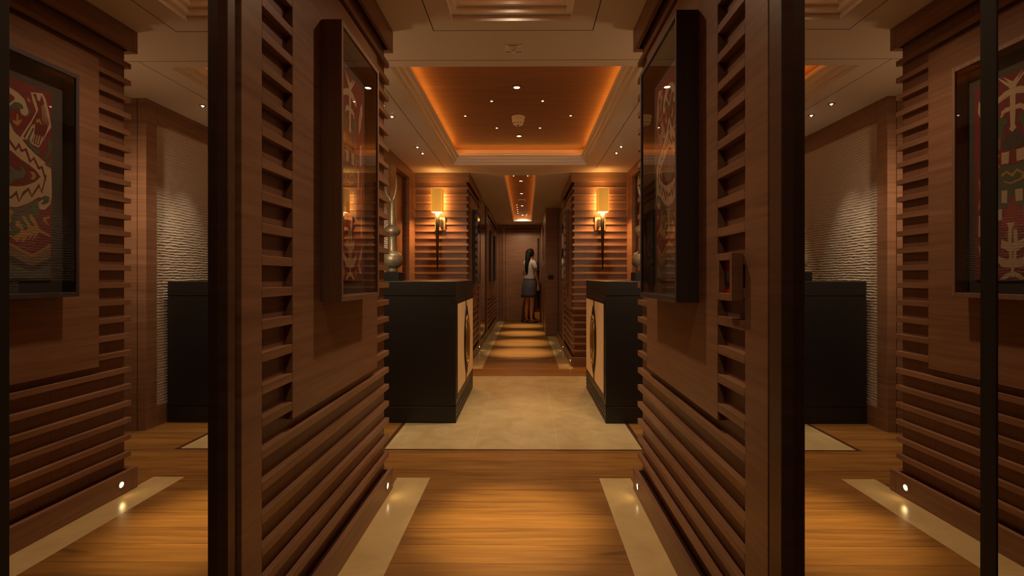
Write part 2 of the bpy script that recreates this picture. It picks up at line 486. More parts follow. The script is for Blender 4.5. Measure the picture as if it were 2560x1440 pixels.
# extra
TEXTILE_MEDALLION = [
    ('g', [(-0.063, 1.653), (-0.032, 1.675), (-0, 1.682), (0.027, 1.673), (0.05, 1.658), (0.065, 1.63), (0.074, 1.615), (0.062, 1.589), (0.045, 1.592), (0.033, 1.612), (0.008, 1.597), (-0, 1.559), (-0.008, 1.591), (-0.032, 1.6), (-0.05, 1.587), (-0.068, 1.598), (-0.071, 1.625)]),
    ('c', [(-0.059, 1.646), (-0.04, 1.662), (-0, 1.68), (0.033, 1.669), (0.053, 1.653), (0.062, 1.623), (0.066, 1.612), (0.062, 1.599), (0.053, 1.592), (0.042, 1.597), (0.04, 1.612), (0.05, 1.616), (0.047, 1.63), (0.036, 1.634), (0.023, 1.631), (0.008, 1.609), (-0, 1.599), (-0.006, 1.604), (-0.019, 1.619), (-0.031, 1.629), (-0.048, 1.631), (-0.058, 1.624), (-0.059, 1.612), (-0.045, 1.615), (-0.041, 1.605), (-0.05, 1.593), (-0.063, 1.597), (-0.069, 1.609), (-0.069, 1.628)]),
    ('d', [(-0.03, 1.651), (-0, 1.662), (0.023, 1.648), (0.023, 1.639), (0.002, 1.611), (-0.019, 1.631)]),
    ('y', [(-0.003, 1.645), (0.004, 1.637), (-0.002, 1.628), (-0.008, 1.634)]),
    ('y', [(-0.032, 1.591), (-0.028, 1.593), (-0.027, 1.572), (-0.016, 1.58), (-0.02, 1.567), (-0.03, 1.55), (-0.04, 1.557), (-0.043, 1.569), (-0.032, 1.565)]),
    ('y', [(0.029, 1.59), (0.033, 1.591), (0.035, 1.569), (0.046, 1.578), (0.042, 1.564), (0.032, 1.547), (0.02, 1.554), (0.017, 1.566), (0.029, 1.563)]),
    ('c', [(-0.072, 1.568), (-0.067, 1.571), (-0.043, 1.504), (-0.049, 1.5)]),
    ('g', [(-0.05, 1.499), (-0.032, 1.519), (-0.016, 1.536), (-0.003, 1.561), (0.011, 1.557), (0.027, 1.521), (0.042, 1.513), (0.039, 1.494), (-0, 1.53), (-0.038, 1.497)]),
    ('c', [(-0.076, 1.477), (-0.056, 1.497), (-0.04, 1.502), (-0.019, 1.526), (-0.008, 1.55), (-0.002, 1.564), (0.008, 1.553), (0.022, 1.522), (0.042, 1.507), (0.062, 1.483), (0.086, 1.462), (0.116, 1.441), (0.139, 1.418), (0.14, 1.384), (0.143, 1.344), (0.144, 1.314), (0.136, 1.282), (0.118, 1.257), (0.1, 1.256), (0.096, 1.279), (0.111, 1.298), (0.098, 1.302), (0.066, 1.274), (0.029, 1.252), (-0.009, 1.249), (-0.046, 1.268), (-0.062, 1.277), (-0.075, 1.288)]),
    ('d', [(-0.006, 1.563), (0.001, 1.565), (0.002, 1.542), (0.008, 1.523), (0.002, 1.507), (0.011, 1.489), (0.027, 1.467), (0.036, 1.489), (0.046, 1.466), (0.059, 1.476), (0.072, 1.435), (0.083, 1.451), (0.099, 1.417), (0.11, 1.424), (0.123, 1.373), (0.118, 1.369), (0.106, 1.412), (0.096, 1.405), (0.081, 1.439), (0.069, 1.422), (0.055, 1.464), (0.043, 1.455), (0.036, 1.472), (0.026, 1.454), (0.008, 1.479), (-0.002, 1.5), (-0.026, 1.458), (-0.036, 1.481), (-0.044, 1.455), (-0.056, 1.469), (-0.071, 1.439), (-0.072, 1.45), (-0.056, 1.482), (-0.047, 1.466), (-0.038, 1.492), (-0.026, 1.469), (-0.004, 1.508), (-0.007, 1.522), (-0.003, 1.54)]),
    ('d', [(-0.004, 1.487), (0.001, 1.489), (0.003, 1.466), (-0.004, 1.464)]),
    ('d', [(-0.076, 1.41), (-0.048, 1.429), (-0.024, 1.438), (-0, 1.458), (0.019, 1.447), (0.042, 1.429), (0.062, 1.419), (0.086, 1.403), (0.104, 1.379), (0.104, 1.38), (0.085, 1.356), (0.053, 1.335), (0.029, 1.327), (-0.024, 1.324), (-0.057, 1.339), (-0.075, 1.341)]),
    ('t', [(-0.058, 1.389), (-0.05, 1.406), (-0.035, 1.409), (-0.038, 1.398), (-0.047, 1.395), (-0.048, 1.383), (-0.032, 1.375), (-0.016, 1.39), (-0.006, 1.411), (-0.007, 1.428), (0.002, 1.435), (0.007, 1.42), (0.008, 1.399), (0.025, 1.388), (0.039, 1.383), (0.045, 1.396), (0.036, 1.406), (0.047, 1.403), (0.058, 1.387), (0.05, 1.364), (0.027, 1.353), (-0, 1.353), (-0.032, 1.349), (-0.05, 1.362)]),
    ('d', [(-0.016, 1.37), (-0, 1.391), (0.016, 1.378), (-0, 1.365)]),
    ('y', [(-0.008, 1.371), (-0, 1.387), (0.007, 1.374)]),
    ('y', [(0.068, 1.392), (0.083, 1.393), (0.09, 1.379), (0.083, 1.363), (0.071, 1.364), (0.078, 1.378)]),
    ('t', [(-0.012, 1.361), (0.041, 1.376), (0.035, 1.358), (0.02, 1.346), (0.014, 1.332), (0.002, 1.339), (-0.009, 1.333), (-0.029, 1.335), (-0.032, 1.344)]),
    ('d', [(-0.062, 1.319), (-0.038, 1.283), (-0.033, 1.315), (-0.014, 1.284), (-0.004, 1.302), (0.011, 1.287), (0.03, 1.313), (0.037, 1.279), (0.047, 1.311), (0.066, 1.332), (0.075, 1.305), (0.098, 1.354), (0.106, 1.327), (0.119, 1.39), (0.124, 1.391), (0.108, 1.316), (0.098, 1.339), (0.075, 1.295), (0.064, 1.319), (0.05, 1.3), (0.035, 1.27), (0.027, 1.296), (0.013, 1.279), (-0.004, 1.291), (-0.016, 1.273), (-0.029, 1.297), (-0.038, 1.272), (-0.065, 1.313)]),
    ('g', [(0.101, 1.299), (0.118, 1.312), (0.133, 1.308), (0.131, 1.288), (0.114, 1.275), (0.103, 1.278), (0.114, 1.292)]),
    ('c', [(0.072, 1.688), (0.11, 1.7), (0.12, 1.682), (0.131, 1.635), (0.139, 1.581), (0.129, 1.562), (0.098, 1.49), (0.08, 1.494), (0.056, 1.508), (0.046, 1.502), (0.04, 1.51), (0.074, 1.584), (0.089, 1.623), (0.077, 1.662)]),
    ('d', [(0.078, 1.684), (0.086, 1.669), (0.096, 1.632), (0.074, 1.572), (0.049, 1.515), (0.053, 1.509), (0.074, 1.563), (0.086, 1.576), (0.083, 1.538), (0.074, 1.504), (0.083, 1.499), (0.098, 1.497), (0.12, 1.549), (0.131, 1.591), (0.123, 1.633), (0.113, 1.673), (0.106, 1.692), (0.101, 1.665), (0.093, 1.669), (0.089, 1.689)]),
    ('c', [(0.083, 1.535), (0.086, 1.535), (0.08, 1.499), (0.077, 1.5)]),
    ('c', [(0.106, 1.651), (0.108, 1.652), (0.113, 1.579), (0.11, 1.597)]),
    ('c', [(0.091, 1.535), (0.094, 1.535), (0.088, 1.5), (0.085, 1.501)]),
    ('c', [(0.11, 1.656), (0.112, 1.657), (0.118, 1.577), (0.115, 1.598)]),
    ('c', [(0.099, 1.535), (0.102, 1.535), (0.096, 1.501), (0.092, 1.502)]),
    ('c', [(0.114, 1.661), (0.117, 1.662), (0.122, 1.576), (0.119, 1.6)]),
    ('c', [(0.107, 1.535), (0.11, 1.535), (0.104, 1.502), (0.1, 1.503)]),
    ('c', [(0.119, 1.666), (0.121, 1.667), (0.127, 1.574), (0.123, 1.601)]),
    ('y', [(0.089, 1.592), (0.101, 1.6), (0.11, 1.575), (0.098, 1.586), (0.089, 1.579)]),
    ('g', [(0.078, 1.558), (0.083, 1.556), (0.068, 1.512), (0.074, 1.492), (0.101, 1.478), (0.104, 1.463), (0.089, 1.462), (0.062, 1.489), (0.058, 1.5)]),
    ('g', [(0.126, 1.539), (0.142, 1.512), (0.145, 1.5), (0.123, 1.449), (0.107, 1.445), (0.126, 1.482)]),
    ('g', [(0.116, 1.432), (0.145, 1.455), (0.145, 1.433), (0.129, 1.424)]),
    ('y', [(0.062, 1.666), (0.072, 1.654), (0.068, 1.648), (0.06, 1.653)]),
    ('g', [(-0.075, 1.284), (-0.049, 1.264), (-0.009, 1.244), (0.032, 1.249), (0.066, 1.269), (0.095, 1.292), (0.098, 1.252), (0.085, 1.204), (0.111, 1.181), (0.098, 1.179), (0.066, 1.202), (0.05, 1.161), (0.029, 1.146), (-0.001, 1.153), (-0.029, 1.144), (-0.051, 1.149), (-0.073, 1.185)]),
    ('d', [(0.02, 1.225), (0.072, 1.265), (0.08, 1.264), (0.035, 1.227)]),
    ('d', [(-0.068, 1.255), (-0.062, 1.259), (-0.018, 1.229), (-0.029, 1.228)]),
    ('y', [(0.001, 1.244), (0.014, 1.242), (0.021, 1.231), (0.011, 1.218), (0.01, 1.21), (0.014, 1.201), (0.007, 1.185), (0.013, 1.17), (0.005, 1.16), (-0, 1.15), (-0.007, 1.15), (-0.012, 1.158), (-0.019, 1.17), (-0.011, 1.183), (-0.018, 1.197), (-0.011, 1.21), (-0.018, 1.225), (-0.012, 1.238)]),
    ('d', [(-0.002, 1.244), (0.003, 1.245), (-0.003, 1.15), (-0.006, 1.15)]),
    ('y', [(-0.054, 1.121), (-0.073, 1.156), (-0.07, 1.162), (-0.051, 1.149), (-0.029, 1.143), (-0.004, 1.156), (0.017, 1.145), (0.035, 1.157), (0.043, 1.173), (0.026, 1.184), (0.026, 1.2), (0.035, 1.205), (0.047, 1.184), (0.05, 1.171), (0.063, 1.176), (0.06, 1.195), (0.046, 1.212), (0.044, 1.225), (0.056, 1.22), (0.069, 1.196), (0.08, 1.187), (0.083, 1.194), (0.069, 1.215), (0.066, 1.231), (0.075, 1.233), (0.091, 1.205), (0.098, 1.182), (0.111, 1.177), (0.136, 1.159), (0.135, 1.152), (0.098, 1.168), (0.075, 1.131), (0.085, 1.165), (0.063, 1.133), (0.069, 1.157), (0.044, 1.122), (0.047, 1.145), (0.029, 1.127), (0.018, 1.138), (-0.005, 1.15), (-0.029, 1.137), (-0.038, 1.125), (-0.049, 1.143)]),
    ('y', [(0.111, 1.227), (0.131, 1.235), (0.133, 1.227), (0.121, 1.219), (0.133, 1.196), (0.118, 1.205), (0.109, 1.214)]),
    ('b', [(-0.078, 1.086), (-0.004, 1.128), (0.075, 1.082), (0.136, 1.125), (0.136, 1.001), (-0.078, 1.001)]),
    ('y', [(-0.078, 1.086), (-0.004, 1.13), (0.075, 1.083), (0.136, 1.127), (0.136, 1.117), (0.075, 1.075), (-0.004, 1.12), (-0.078, 1.079)]),
    ('k', [(-0.078, 1.05), (-0.006, 1.087), (0.075, 1.039), (0.136, 1.074), (0.136, 0.993), (-0.078, 0.994)]),
    ('t', [(-0.078, 1.021), (-0.006, 1.056), (0.075, 1.019), (0.136, 1.047), (0.136, 0.996), (-0.078, 0.997)]),
]
TEXTILE_TREES = [
    ('c', [(-0.128, 1.66), (-0.112, 1.64), (-0.092, 1.58), (-0.096, 1.53), (-0.112, 1.56), (-0.124, 1.6), (-0.132, 1.62)]),
    ('y', [(-0.12, 1.63), (-0.108, 1.61), (-0.1, 1.57), (-0.108, 1.57), (-0.117, 1.6)]),
    ('c', [(-0.122, 1.5), (-0.104, 1.49), (-0.104, 1.41), (-0.122, 1.42)]),
    ('c', [(-0.098, 1.39), (-0.08, 1.4), (-0.078, 1.33), (-0.096, 1.32)]),
    ('y', [(-0.13, 1.37), (-0.112, 1.34), (-0.114, 1.27), (-0.132, 1.25), (-0.122, 1.3)]),
    ('c', [(-0.128, 1.23), (-0.112, 1.22), (-0.112, 1.15), (-0.13, 1.15)]),
    ('c', [(-0.13, 1.12), (-0.1, 1.08), (-0.086, 1.04), (-0.098, 1.015), (-0.122, 1.01), (-0.116, 1.04), (-0.122, 1.07)]),
    ('d', [(-0.112, 1.07), (-0.1, 1.05), (-0.104, 1.03), (-0.116, 1.04)]),
    ('c', [(0.028, 1.72), (-0.009, 1.683), (-0.014, 1.68), (-0.035, 1.699), (-0.052, 1.717), (-0.056, 1.714), (-0.042, 1.695), (-0.02, 1.67), (-0.016, 1.663), (-0.04, 1.655), (-0.068, 1.642), (-0.068, 1.62), (-0.043, 1.631), (-0.016, 1.639), (-0.015, 1.6), (-0.032, 1.601), (-0.046, 1.585), (-0.053, 1.565), (-0.047, 1.566), (-0.032, 1.583), (-0.016, 1.584), (-0.014, 1.53), (-0.019, 1.521), (-0.006, 1.508), (0.006, 1.524), (-0.003, 1.531), (-0.001, 1.583), (0.015, 1.586), (0.032, 1.58), (0.034, 1.593), (0.015, 1.598), (-0.001, 1.602), (-0.003, 1.639), (0.015, 1.642), (0.034, 1.636), (0.035, 1.649), (0.021, 1.66), (-0.003, 1.662), (-0.004, 1.671), (0.024, 1.709)]),
    ('k', [(0.021, 1.511), (-0.009, 1.508), (-0.043, 1.488), (-0.043, 1.458), (-0.02, 1.446), (0.012, 1.461)]),
    ('g', [(0.031, 1.57), (0.009, 1.556), (0.012, 1.539), (0.028, 1.541)]),
    ('g', [(-0.02, 1.558), (-0.068, 1.583), (-0.068, 1.51), (-0.043, 1.497), (-0.032, 1.542)]),
    ('b', [(-0.047, 1.501), (-0.068, 1.498), (-0.068, 1.457), (-0.049, 1.459)]),
    ('c', [(0.031, 1.445), (0.009, 1.441), (0.009, 1.4), (0.031, 1.406)]),
    ('c', [(-0.018, 1.444), (-0.045, 1.443), (-0.045, 1.402), (-0.019, 1.403)]),
    ('y', [(-0.049, 1.439), (-0.068, 1.439), (-0.068, 1.407), (-0.047, 1.388), (-0.06, 1.418)]),
    ('g', [(0.037, 1.399), (-0.068, 1.38), (-0.068, 1.333), (0.037, 1.355)]),
    ('g', [(0.037, 1.367), (-0.068, 1.344), (-0.068, 1.241), (0.037, 1.257)]),
    ('y', [(0.034, 1.367), (0.015, 1.377), (-0.003, 1.362), (-0.02, 1.377), (-0.049, 1.355), (-0.046, 1.338), (-0.032, 1.338), (-0.038, 1.355), (-0.02, 1.368), (-0.006, 1.35), (0.015, 1.369), (0.031, 1.357)]),
    ('y', [(0.026, 1.343), (-0, 1.333), (-0.028, 1.34), (-0.046, 1.346), (-0.034, 1.335), (-0, 1.326), (0.022, 1.336)]),
    ('c', [(0.032, 1.308), (0.012, 1.307), (0.013, 1.261), (0.032, 1.266)]),
    ('c', [(-0.014, 1.306), (-0.039, 1.304), (-0.039, 1.263), (-0.016, 1.263)]),
    ('c', [(-0.042, 1.243), (-0.068, 1.242), (-0.068, 1.202), (-0.043, 1.203)]),
    ('r', [(0.003, 1.284), (-0.013, 1.282), (-0.014, 1.256), (-0.028, 1.224), (-0.045, 1.197), (-0.046, 1.178), (-0.016, 1.165), (0.029, 1.179), (0.03, 1.206), (0.016, 1.24), (0.005, 1.258)]),
    ('c', [(0.014, 1.192), (-0.013, 1.191), (-0.01, 1.18), (-0.005, 1.172), (-0.003, 1.119), (-0.016, 1.12), (-0.034, 1.128), (-0.045, 1.135), (-0.046, 1.127), (-0.037, 1.112), (-0.016, 1.097), (-0.005, 1.091), (-0.005, 1.062), (-0.028, 1.063), (-0.052, 1.073), (-0.068, 1.088), (-0.068, 1.063), (-0.046, 1.041), (-0.013, 1.031), (-0.01, 1.019), (-0.031, 1.01), (-0.051, 0.991), (-0.043, 0.987), (-0.016, 1.003), (-0.01, 0.997), (-0, 1.003), (0.019, 0.987), (0.027, 0.99), (0.016, 1.007), (-0.002, 1.016), (-0, 1.031), (0.022, 1.033), (0.035, 1.038), (0.035, 1.06), (0.006, 1.061), (0.006, 1.088), (0.022, 1.099), (0.034, 1.103), (0.034, 1.12), (0.011, 1.117), (0.009, 1.157), (0.008, 1.177)]),
    ('y', [(-0.052, 1.019), (-0.068, 1.031), (-0.068, 0.997), (-0.054, 0.998), (-0.061, 1.013)]),
]

# ------------------------------------------------------------------ dimensions of the place
H = 2.163
# per side: recess back, slat face, baseboard face
XL = dict(b=-0.662, s=-0.643, base=-0.629)
XR = dict(b=0.545, s=0.525, base=0.508)
SIDE_L, SIDE_R = -1.24, 1.13            # textured walls of the hall
OUT_L, OUT_R = -1.80, 1.70              # far ends of the side passages
END_Y = 10.36
SLAT0, SLAT_P, SLAT_T = 0.168, 0.0793, 0.024

# ------------------------------------------------------------------ floor
def rects(mb, items):
    for (x0, x1, y0, y1, m) in items:
        mb.quad([(x0, y0, 0), (x1, y0, 0), (x1, y1, 0), (x0, y1, 0)], m)

mb = MB()
FX0, FX1 = OUT_L - 0.1, OUT_R + 0.1
W, S, D, B, ST = 0, 1, 2, 3, 4
for (ya, yb) in ((-1.7, 2.306), (5.04, END_Y + 0.1)):
    rects(mb, [(FX0, -0.64, ya, yb, W), (-0.64, -0.475, ya, yb, ST), (-0.475, 0.365, ya, yb, W), (0.365, 0.52, ya, yb, ST), (0.52, FX1, ya, yb, W)])
rects(mb, [(FX0, FX1, 2.306, 2.672, W), (FX0, FX1, 4.70, 5.04, W)])
for (ya, yb, mm) in ((2.672, 2.684, D), (2.684, 2.69, B), (4.68, 4.686, B), (4.686, 4.70, D)):
    rects(mb, [(FX0, -0.845, ya, yb, W), (-0.845, 0.70, ya, yb, mm), (0.70, FX1, ya, yb, W)])
rects(mb, [(FX0, -0.845, 2.69, 4.68, W), (-0.845, -0.82, 2.69, 4.68, D), (-0.82, 0.675, 2.69, 4.68, S), (0.675, 0.70, 2.69, 4.68, D), (0.70, FX1, 2.69, 4.68, W)])
struct(mb.done('floor', [M['floor_wood'], M['stone'], M['border_wood'], M['brass_dark'], M['stone_strip']]))

# ------------------------------------------------------------------ ceiling: flat panels, shadow gaps and stepped coffers
STEP, RISE = 0.022, 0.0257
COFFERS = {'near': (-0.333, 0.205, -0.55, 2.108), 'hall': (-0.752, 0.635, 2.566, 4.83), 'far': (-0.25, 0.124, 5.31, 9.70)}

def ceiling_height(x, y):
    for name, (x0, x1, y0, y1) in COFFERS.items():
        if x0 < x < x1 and y0 < y < y1:
            d = min(x - x0, x1 - x, y - y0, y1 - y)
            if name == 'far':
                return (H + RISE, 1) if d < 0.012 else None
            k = int(d / STEP)
            return (H + RISE * (k + 1), 1) if k < 3 else None
    g = 0.002
    # shadow gaps
    if abs(y - 2.49) < g and -1.3 < x < 1.2:
        return (H + 0.008, 2)
    for gx in (-0.868, 0.752):
        if abs(x - gx) < g and 2.49 < y < 4.96:
            return (H + 0.008, 2)
    gx0, gx1, gy1 = -0.435, 0.317, 2.19
    if (abs(x - gx0) < g or abs(x - gx1) < g) and y < gy1 + g:
        return (H + 0.008, 2)
    if abs(y - gy1) < g and gx0 - g < x < gx1 + g:
        return (H + 0.008, 2)
    return (H, 0)

g = 0.002
xs = {OUT_L - 0.1, OUT_R + 0.1, -0.435 - g, -0.435 + g, 0.317 - g, 0.317 + g, -0.868 - g, -0.868 + g, 0.752 - g, 0.752 + g, -1.3, 1.2}
ys = {-1.7, END_Y + 0.1, 2.49 - g, 2.49 + g, 2.19 - g, 2.19 + g, 4.96}
for name, (x0, x1, y0, y1) in COFFERS.items():
    for k in range(4):
        d = 0.012 * min(k, 1) if name == 'far' else STEP * k
        xs |= {x0 + d, x1 - d}
        ys |= {y0 + d, y1 - d}
xs, ys = sorted(xs), sorted(ys)
cells = {}
for i in range(len(xs) - 1):
    for j in range(len(ys) - 1):
        cells[i, j] = ceiling_height((xs[i] + xs[i + 1]) / 2, (ys[j] + ys[j + 1]) / 2)
mb = MB()
for (i, j), c in cells.items():
    if c is None:
        continue
    z, m = c
    mb.quad([(xs[i], ys[j], z), (xs[i], ys[j + 1], z), (xs[i + 1], ys[j + 1], z), (xs[i + 1], ys[j], z)], m)
for (i, j), c in cells.items():
    for (di, dj) in ((1, 0), (0, 1)):
        o = cells.get((i + di, j + dj), 'x')
        if o == 'x':
            continue
        za = c[0] if c else None
        zb = o[0] if o else None
        if za == zb:
            continue
        if za is None:
            za = zb + 0.012
        if zb is None:
            zb = za + 0.012
        m = 1 if (c is None or o is None or max(c[1], o[1]) == 1) else 2
        if di:
            x = xs[i + 1]
            mb.quad([(x, ys[j], za), (x, ys[j + 1], za), (x, ys[j + 1], zb), (x, ys[j], zb)], m)
        else:
            y = ys[j + 1]
            mb.quad([(xs[i], y, za), (xs[i + 1], y, za), (xs[i + 1], y, zb), (xs[i], y, zb)], m)
struct(mb.done('ceiling', [M['paint'], M['moulding'], M['shadow_line']], fix=False))

# coffer wells above the openings with their veneer panel and LED strips
WELL = {}
for n, (name, (x0, x1, y0, y1)) in enumerate(COFFERS.items()):
    d = 0.012 if name == 'far' else STEP * 3
    lip = H + (RISE if name == 'far' else RISE * 3) + 0.012
    top = 2.325 if name != 'far' else 2.262
    WELL[name] = top
    o_ = 0.07
    X0, X1, Y0, Y1 = x0 + d, x1 - d, y0 + d, y1 - d
    mb = MB()
    mb.quad([(X0 - o_, Y0 - o_, top), (X0 - o_, Y1 + o_, top), (X1 + o_, Y1 + o_, top), (X1 + o_, Y0 - o_, top)], 0)
    A = [(X0 - o_, Y0 - o_), (X1 + o_, Y0 - o_), (X1 + o_, Y1 + o_), (X0 - o_, Y1 + o_)]
    I = [(X0, Y0), (X1, Y0), (X1, Y1), (X0, Y1)]
    for k in range(4):
        a, b_ = A[k], A[(k + 1) % 4]
        ia, ib = I[k], I[(k + 1) % 4]
        mb.quad([(*a, lip), (*b_, lip), (*b_, top), (*a, top)], 1)
        mb.quad([(*ia, lip), (*ib, lip), (*b_, lip), (*a, lip)], 1)
    # second thin rail above the lip on the far edge
    zr = lip + 0.010
    mb.box(X0 - 0.004, X1 + 0.004, Y1 + 0.004, Y1 + 0.016, zr, zr + 0.006, 1)
    struct(mb.done('trim_%d' % (n + 1), [M['oak_ceiling'], M['paint']], fix=False))
    zl = lip + 0.006
    cx, cy = (X0 + X1) / 2, (Y0 + Y1) / 2
    kf = {'near': 1.0, 'hall': 1.0, 'far': 0.8}[name]
    for (lx, ly, sx, inward) in ((X0 - 0.045, cy, Y1 - Y0, (1, 0)), (X1 + 0.045, cy, Y1 - Y0, (-1, 0)),
                                 (cx, Y1 + 0.045, X1 - X0, (0, -1)), (cx, Y0 - 0.045, X1 - X0, (0, 1))):
        d = Vector((inward[0] * 0.75, inward[1] * 0.75, 0.66)).normalized()
        zax = -d
        xax = Vector((inward[1], -inward[0], 0))
        yax = zax.cross(xax)
        L_ = lamp('cove_strip', 'AREA', (lx, ly, zl), P_COVE * sx * kf, AMBER, shape='RECTANGLE', size=sx, size_y=0.02)
        L_.matrix_world = Matrix(((xax.x, yax.x, zax.x, lx), (xax.y, yax.y, zax.y, ly), (xax.z, yax.z, zax.z, zl), (0, 0, 0, 1)))

# ------------------------------------------------------------------ slatted oak walls
def slat_wall(nm, side, y0, y1, segs, wrap0=False, wrap1=True, out=None, front_to=None):
    """a block of panelling beside the corridor; segs = (kind, from, to) with kind stile / slats / panel"""
    b, s, base = side['b'], side['s'], side['base']
    sg = 1 if b > 0 else -1
    out = out if out is not None else (OUT_R if sg > 0 else OUT_L)
    yb1 = y1 - 0.015 if wrap1 else y1
    yb0 = y0 + 0.020 if wrap0 else y0
    body = MB()
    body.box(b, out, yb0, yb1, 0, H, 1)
    deep = b + sg * 0.004
    ks = [SLAT0 + SLAT_P * k for k in range(24)]
    lo, hi = 0.607, 1.955
    slat_y0 = yb0 - 0.015 if wrap0 else None
    for k, zc in enumerate(ks):
        z0, z1 = zc - SLAT_T / 2, zc + SLAT_T / 2
        full = zc < lo or zc > hi
        spans = []
        if full:
            a = segs[0][2] if segs[0][0] == 'stile' else y0
            e = segs[-1][1] if segs[-1][0] == 'stile' else y1
            spans.append((a, e))
        else:
            for kd, a, e in segs:
                if kd == 'slats':
                    spans.append((a, e))
        for a, e in spans:
            if wrap1 and abs(e - y1) < 1e-6 and abs(e - segs[-1][2]) < 1e-6:
                body.box(s, deep, a, y1 - 0.017, z0, z1, 0)
                body.box(s, out, y1 - 0.017, y1, z0, z1, 0)
            elif wrap0 and abs(a - y0) < 1e-6:
                body.box(s, deep, y0 + 0.022, e, z0, z1, 0)
                body.box(s, front_to, y0, y0 + 0.022, z0, z1, 0)
            else:
                body.box(s, deep, a, e, z0, z1, 0)
        if wrap0 and not full and segs[0][0] != 'slats':
            body.box(s, front_to, y0, y0 + 0.022, z0, z1, 0)
    for kd, a, e in segs:
        if kd == 'panel':
            body.box(s, deep, a, e, lo, hi, 0)
        elif kd == 'stile':
            body.box(s, deep, a, e, 0.0, H, 0)
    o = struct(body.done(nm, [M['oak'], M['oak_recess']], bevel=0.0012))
    return o

def trim_box(nm, side, y0, y1, z0, z1, over0=0.0, over1=0.0, front_to=None, out=None):
    sg = 1 if side['b'] > 0 else -1
    mb = MB()
    out = out if out is not None else (OUT_R if sg > 0 else OUT_L)
    mb.box(side['base'], side['s'] + sg * 0.002, y0 + (0.02 if over0 else 0), y1 - (0.015 if over1 else 0), z0, z1)
    if over1:
        mb.box(side['base'], out, y1 - 0.015, y1 + over1, z0, z1)
    if over0:
        mb.box(side['base'], front_to, y0 - over0, y0 + 0.02, z0, z1)
    return struct(mb.done(nm, M['oak_trim'], bevel=0.0015))

PIER_END = 2.18
slat_wall('wall_left', XL, 1.045, PIER_END, [('stile', 1.045, 1.127), ('slats', 1.127, 1.275), ('panel', 1.275, 2.006), ('slats', 2.006, PIER_END)])
slat_wall('wall_right', XR, 1.01, PIER_END, [('stile', 1.01, 1.115), ('slats', 1.115, 1.273), ('panel', 1.273, 2.015), ('slats', 2.015, PIER_END)])
trim_box('baseboard_left', XL, 1.127, PIER_END, 0, 0.10, over1=0.017)
trim_box('baseboard_right', XR, 1.115, PIER_END, 0, 0.10, over1=0.017)
trim_box('trim_4', XL, 1.127, PIER_END, 2.06, H, over1=0.017)
trim_box('trim_5', XR, 1.115, PIER_END, 2.06, H, over1=0.017)

FAR0 = 5.185
slat_wall('wall_far_left', XL, FAR0, 6.62, [('slats', FAR0, 5.40), ('panel', 5.40, 6.14), ('slats', 6.14, 6.38), ('stile', 6.38, 6.62)], wrap0=True, wrap1=False, front_to=SIDE_L)
slat_wall('wall_far_right', XR, FAR0, 6.62, [('slats', FAR0, 5.40), ('panel', 5.40, 6.14), ('slats', 6.14, 6.38), ('stile', 6.38, 6.62)], wrap0=True, wrap1=False, front_to=SIDE_R)
trim_box('baseboard_far_left', XL, FAR0, 6.62, 0, 0.10, over0=0.012, front_to=SIDE_L)
trim_box('baseboard_far_right', XR, FAR0, 6.62, 0, 0.10, over0=0.012, front_to=SIDE_R)
trim_box('trim_6', XL, FAR0, 6.62, 2.06, H, over0=0.012, front_to=SIDE_L)
trim_box('trim_7', XR, FAR0, 6.62, 2.06, H, over0=0.012, front_to=SIDE_R)
slat_wall('wall_end_left', XL, 7.62, END_Y, [('stile', 7.62, 7.85), ('panel', 7.85, 10.0), ('slats', 10.0, 10.25), ('stile', 10.25, END_Y)], wrap1=False)
trim_box('baseboard_end_left', XL, 6.62, END_Y, 0, 0.10)
trim_box('trim_8', XL, 7.85, END_Y, 2.06, H)
trim_box('baseboard_end_right', XR, 6.62, 7.84, 0, 0.10)
# block behind the far mirrors
mb = MB(); mb.box(-0.68, OUT_L, 6.62, 7.62, 0, H); struct(mb.done('wall_behind_left', M['oak']))
mb = MB(); mb.box(0.56, OUT_R, 6.62, 7.84, 0, H); mb.box(0.338, OUT_R, 7.84, END_Y, 0, H)
struct(mb.done('wall_end_right', M['oak'], bevel=0.002))
# blocks behind the near mirrors and the wall behind the viewer
mb = MB(); mb.box(-0.69, OUT_L, -1.5, 1.045, 0, H); struct(mb.done('wall_near_left', M['oak']))
mb = MB(); mb.box(0.57, OUT_R, -1.5, 1.01, 0, H); struct(mb.done('wall_near_right', M['oak']))
mb = MB(); mb.box(OUT_L, OUT_R, -1.6, -1.5, 0, H); struct(mb.done('wall_back', M['oak']))
# passage ends
mb = MB(); mb.box(OUT_L - 0.1, OUT_L, -1.6, 6.7, 0, H); struct(mb.done('wall_passage_left', M['oak']))
mb = MB(); mb.box(OUT_R, OUT_R + 0.1, -1.6, 6.7, 0, H); struct(mb.done('wall_passage_right', M['oak']))

